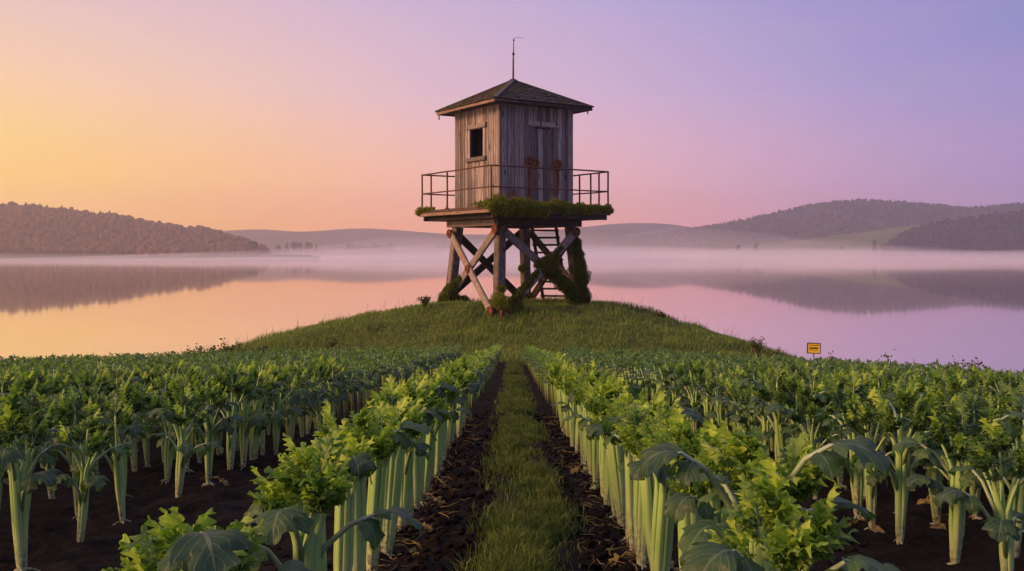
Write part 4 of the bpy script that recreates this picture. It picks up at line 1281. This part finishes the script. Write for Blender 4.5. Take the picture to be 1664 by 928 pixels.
def ordinal(n):
    if n < 20: return ORD1[n]
    t, u = divmod(n, 10)
    return TENS[t] + 'ieth' if u == 0 else TENS[t] + 'y-' + ORD1[u]
START = {('L', 1): [1.63, 2.6, 3.08, 3.42, 3.72, 4.05, 4.4, 4.72, 5.0], ('R', 1): [1.55, 2.0, 2.48, 2.9, 3.29, 3.6, 3.9, 4.2, 4.48, 4.75],
         ('L', 2): [4.14, 4.7, 5.28, 6.0, 6.6, 7.1], ('R', 2): [3.74, 4.27, 4.78, 5.1, 5.47, 6.0, 6.46]}
HGT = {('L', 1): [.63, .66, .60, .61, .69, .66, .66, .70, .72], ('R', 1): [.50, .655, .70, .64, .68, .66, .70, .68, .70, .70]}
plants = []
rr_ = random.Random(99)
for (sd_, i, x0) in ROWS:
    ds = list(START.get((sd_, i), []))
    sp = .28 if i == 1 else .30
    hs = list(HGT.get((sd_, i), []))
    y = ds[-1] + sp if ds else 3.2 + rr_.uniform(0, .4)
    ye = float(yend(x0))
    while y < ye:
        ds.append(y + rr_.uniform(-.06, .06)); y += sp * rr_.uniform(.85, 1.15)
    lines = [(0, k, d) for k, d in enumerate(ds)]
    if i >= 2: lines += [(1, 99, d + .16) for d in ds if d + .16 < min(ye, 17)]
    if i in (2, 3): lines += [(2, 99, d + .03) for d in ds if d + .03 < 13]
    for tw, k, d in lines:
        x = x0 + (tw * .36 if sd_ == 'R' else -tw * .36)
        x = x + (rr_.uniform(-.045, .045) if i == 1 else rr_.uniform(-.06, .06))
        h = hs[k] if k < len(hs) else .68 * rr_.uniform(.86, 1.10)
        plants.append([sd_, i, x, d, h * (1 if tw == 0 else .96), tw])
def inframe(p):
    u = abs(p[2]) / p[3]
    return u < .545
front, rest = [], []
vis = sorted([p for p in plants if inframe(p)], key=lambda p: math.hypot(p[2], p[3]))
front = vis[:300]; ids = {id(p) for p in front}
rest = [p for p in plants if id(p) not in ids and (inframe(p) or (p[3] > 4 and abs(p[2]) / p[3] < 1.2))]
cnt = {}
used = set()
for p in sorted(front, key=lambda p: (p[0], p[1], p[5], p[3])):
    sd_, i, x, d, h, tw = p
    cnt[(sd_, i, tw)] = c = cnt.get((sd_, i, tw), 0) + 1
    kind = 'bundle' if i == 1 else 'branch'
    lod = 0 if d < 7.5 else 1
    if i == 1 and d in (1.63, 2.6, 1.55, 2.0, 2.48): kind = 'hero'
    pool = PROTO[(kind, lod)]
    pr = pool[rr_.randrange(len(pool))]
    if pr.name not in used:
        used.add(pr.name); o = pr
    else:
        o = copy_tree(pr)
    g = gz(x, d)
    o.location = (x, d, g - .01)
    o.rotation_euler = (rr_.uniform(-.08, .08), rr_.uniform(-.08, .08), rr_.uniform(0, 6.28))
    s = h / .68
    o.scale = (s * rr_.uniform(.93, 1.08),) * 2 + (s,)
    side = 'left' if sd_ == 'L' else 'right'
    if i == 1:
        lab = 'pale bundled celery, %s from the front in the row directly %s of the path' % (ordinal(c), side)
    else:
        lab = 'branching green celery, %s from the front in the %s line of the %s %s row' % (ordinal(c), ('inner', 'middle' if i in (2, 3) else 'outer', 'outer')[tw], ordinal(i), side)
    tag(o, lab, 'celery', 'celery plants growing in the rows')
for v in PROTO.values():
    for o in v:
        if o.name not in used:
            for ch in list(o.children_recursive): bpy.data.objects.remove(ch)
            bpy.data.objects.remove(o)
# the rest of the crop: past the 300 nearest plants, one object
LOW = []
for kd, sds in (('bundle', (500, 501, 502, 503)), ('branch', (600, 601, 602, 603))):
    L_ = []
    for s_ in sds:
        S, C, outer, dry = celery_parts(kd, s_, 2)
        w = MB().merge(S)
        for m_ in C.m: m_ += 1
        w.merge(C)
        L_.append((np.concatenate(w.v), w.f, w.m, np.concatenate(w.uv), np.concatenate(w.a)))
    LOW.append(L_)
big = MB()
for p in rest:
    sd_, i, x, d, h, tw = p
    V, Fs, Ms, uv, av = LOW[0 if i == 1 else 1][rr_.randrange(4)]
    a = rr_.uniform(0, 6.28); s = h / .68; w = s * rr_.uniform(.95, 1.2)
    c_, s_ = cos(a) * w, sin(a) * w
    Q = np.stack([V[:, 0] * c_ - V[:, 1] * s_ + x, V[:, 0] * s_ + V[:, 1] * c_ + d, V[:, 2] * s + gz(x, d)], 1)
    big.v.append(Q); big.uv.append(uv); big.a.append(av)
    for f, m in zip(Fs, Ms): big.f.append(f + big.n); big.m.append(m)
    big.n += len(Q)
crop = big.build('celery_field', [STALK, LEAF, PETIOLE])
tag(crop, 'distant celery rows merging into one green field below the mound', 'celery', kind='stuff')

# straw, roots and crumbs of earth lying between the rows
lit = MB(); rs = np.random.RandomState(31)
for k in range(420):
    sd_ = rs.choice([-1, 1]); y = 3.6 + 9 * rs.uniform() ** 1.6
    x = (.57 if sd_ > 0 else -.56) - sd_ * abs(rs.normal(.02, .12))
    z = gz(x, y)
    a = rs.uniform(0, 6.28); L = rs.uniform(.04, .13)
    P = [np.array([x, y, z + rs.uniform(.0, .02)])]
    for q in range(3):
        a += rs.uniform(-.9, .9); P.append(P[-1] + np.array([cos(a) * L / 3, sin(a) * L / 3, rs.uniform(-.012, .012)]))
    tube(lit, P, rs.uniform(.0012, .003), 4, 0)
tag(lit.build('straw', DRY), 'thin dry roots and straw lying on the dark soil along the path', 'straw', kind='stuff')
cr = MB(); V, Fs = ICO1
for k in range(3200):
    y = 3.4 + 9 * rs.uniform() ** 1.8; sd_ = rs.choice([-1, 1])
    x = PX(y) + sd_ * rs.uniform(.22, 1.6 if rs.uniform() < .5 else .6)
    r = rs.uniform(.006, .022) * (1.5 if rs.uniform() < .1 else 1)
    cr.add(V * (r * (1 + .35 * rs.normal(size=(len(V), 1)))) * np.array([1, 1, .75]) + np.array([x, y, float(ground(np.array([x]), np.array([y]), True)[0]) + r * .3]), [Fs], 0, None, 0.0)
tag(cr.build('soil_crumbs', bpy.data.materials['field_ground']), 'crumbs of dark earth scattered over the soil between the rows', 'soil', kind='stuff')
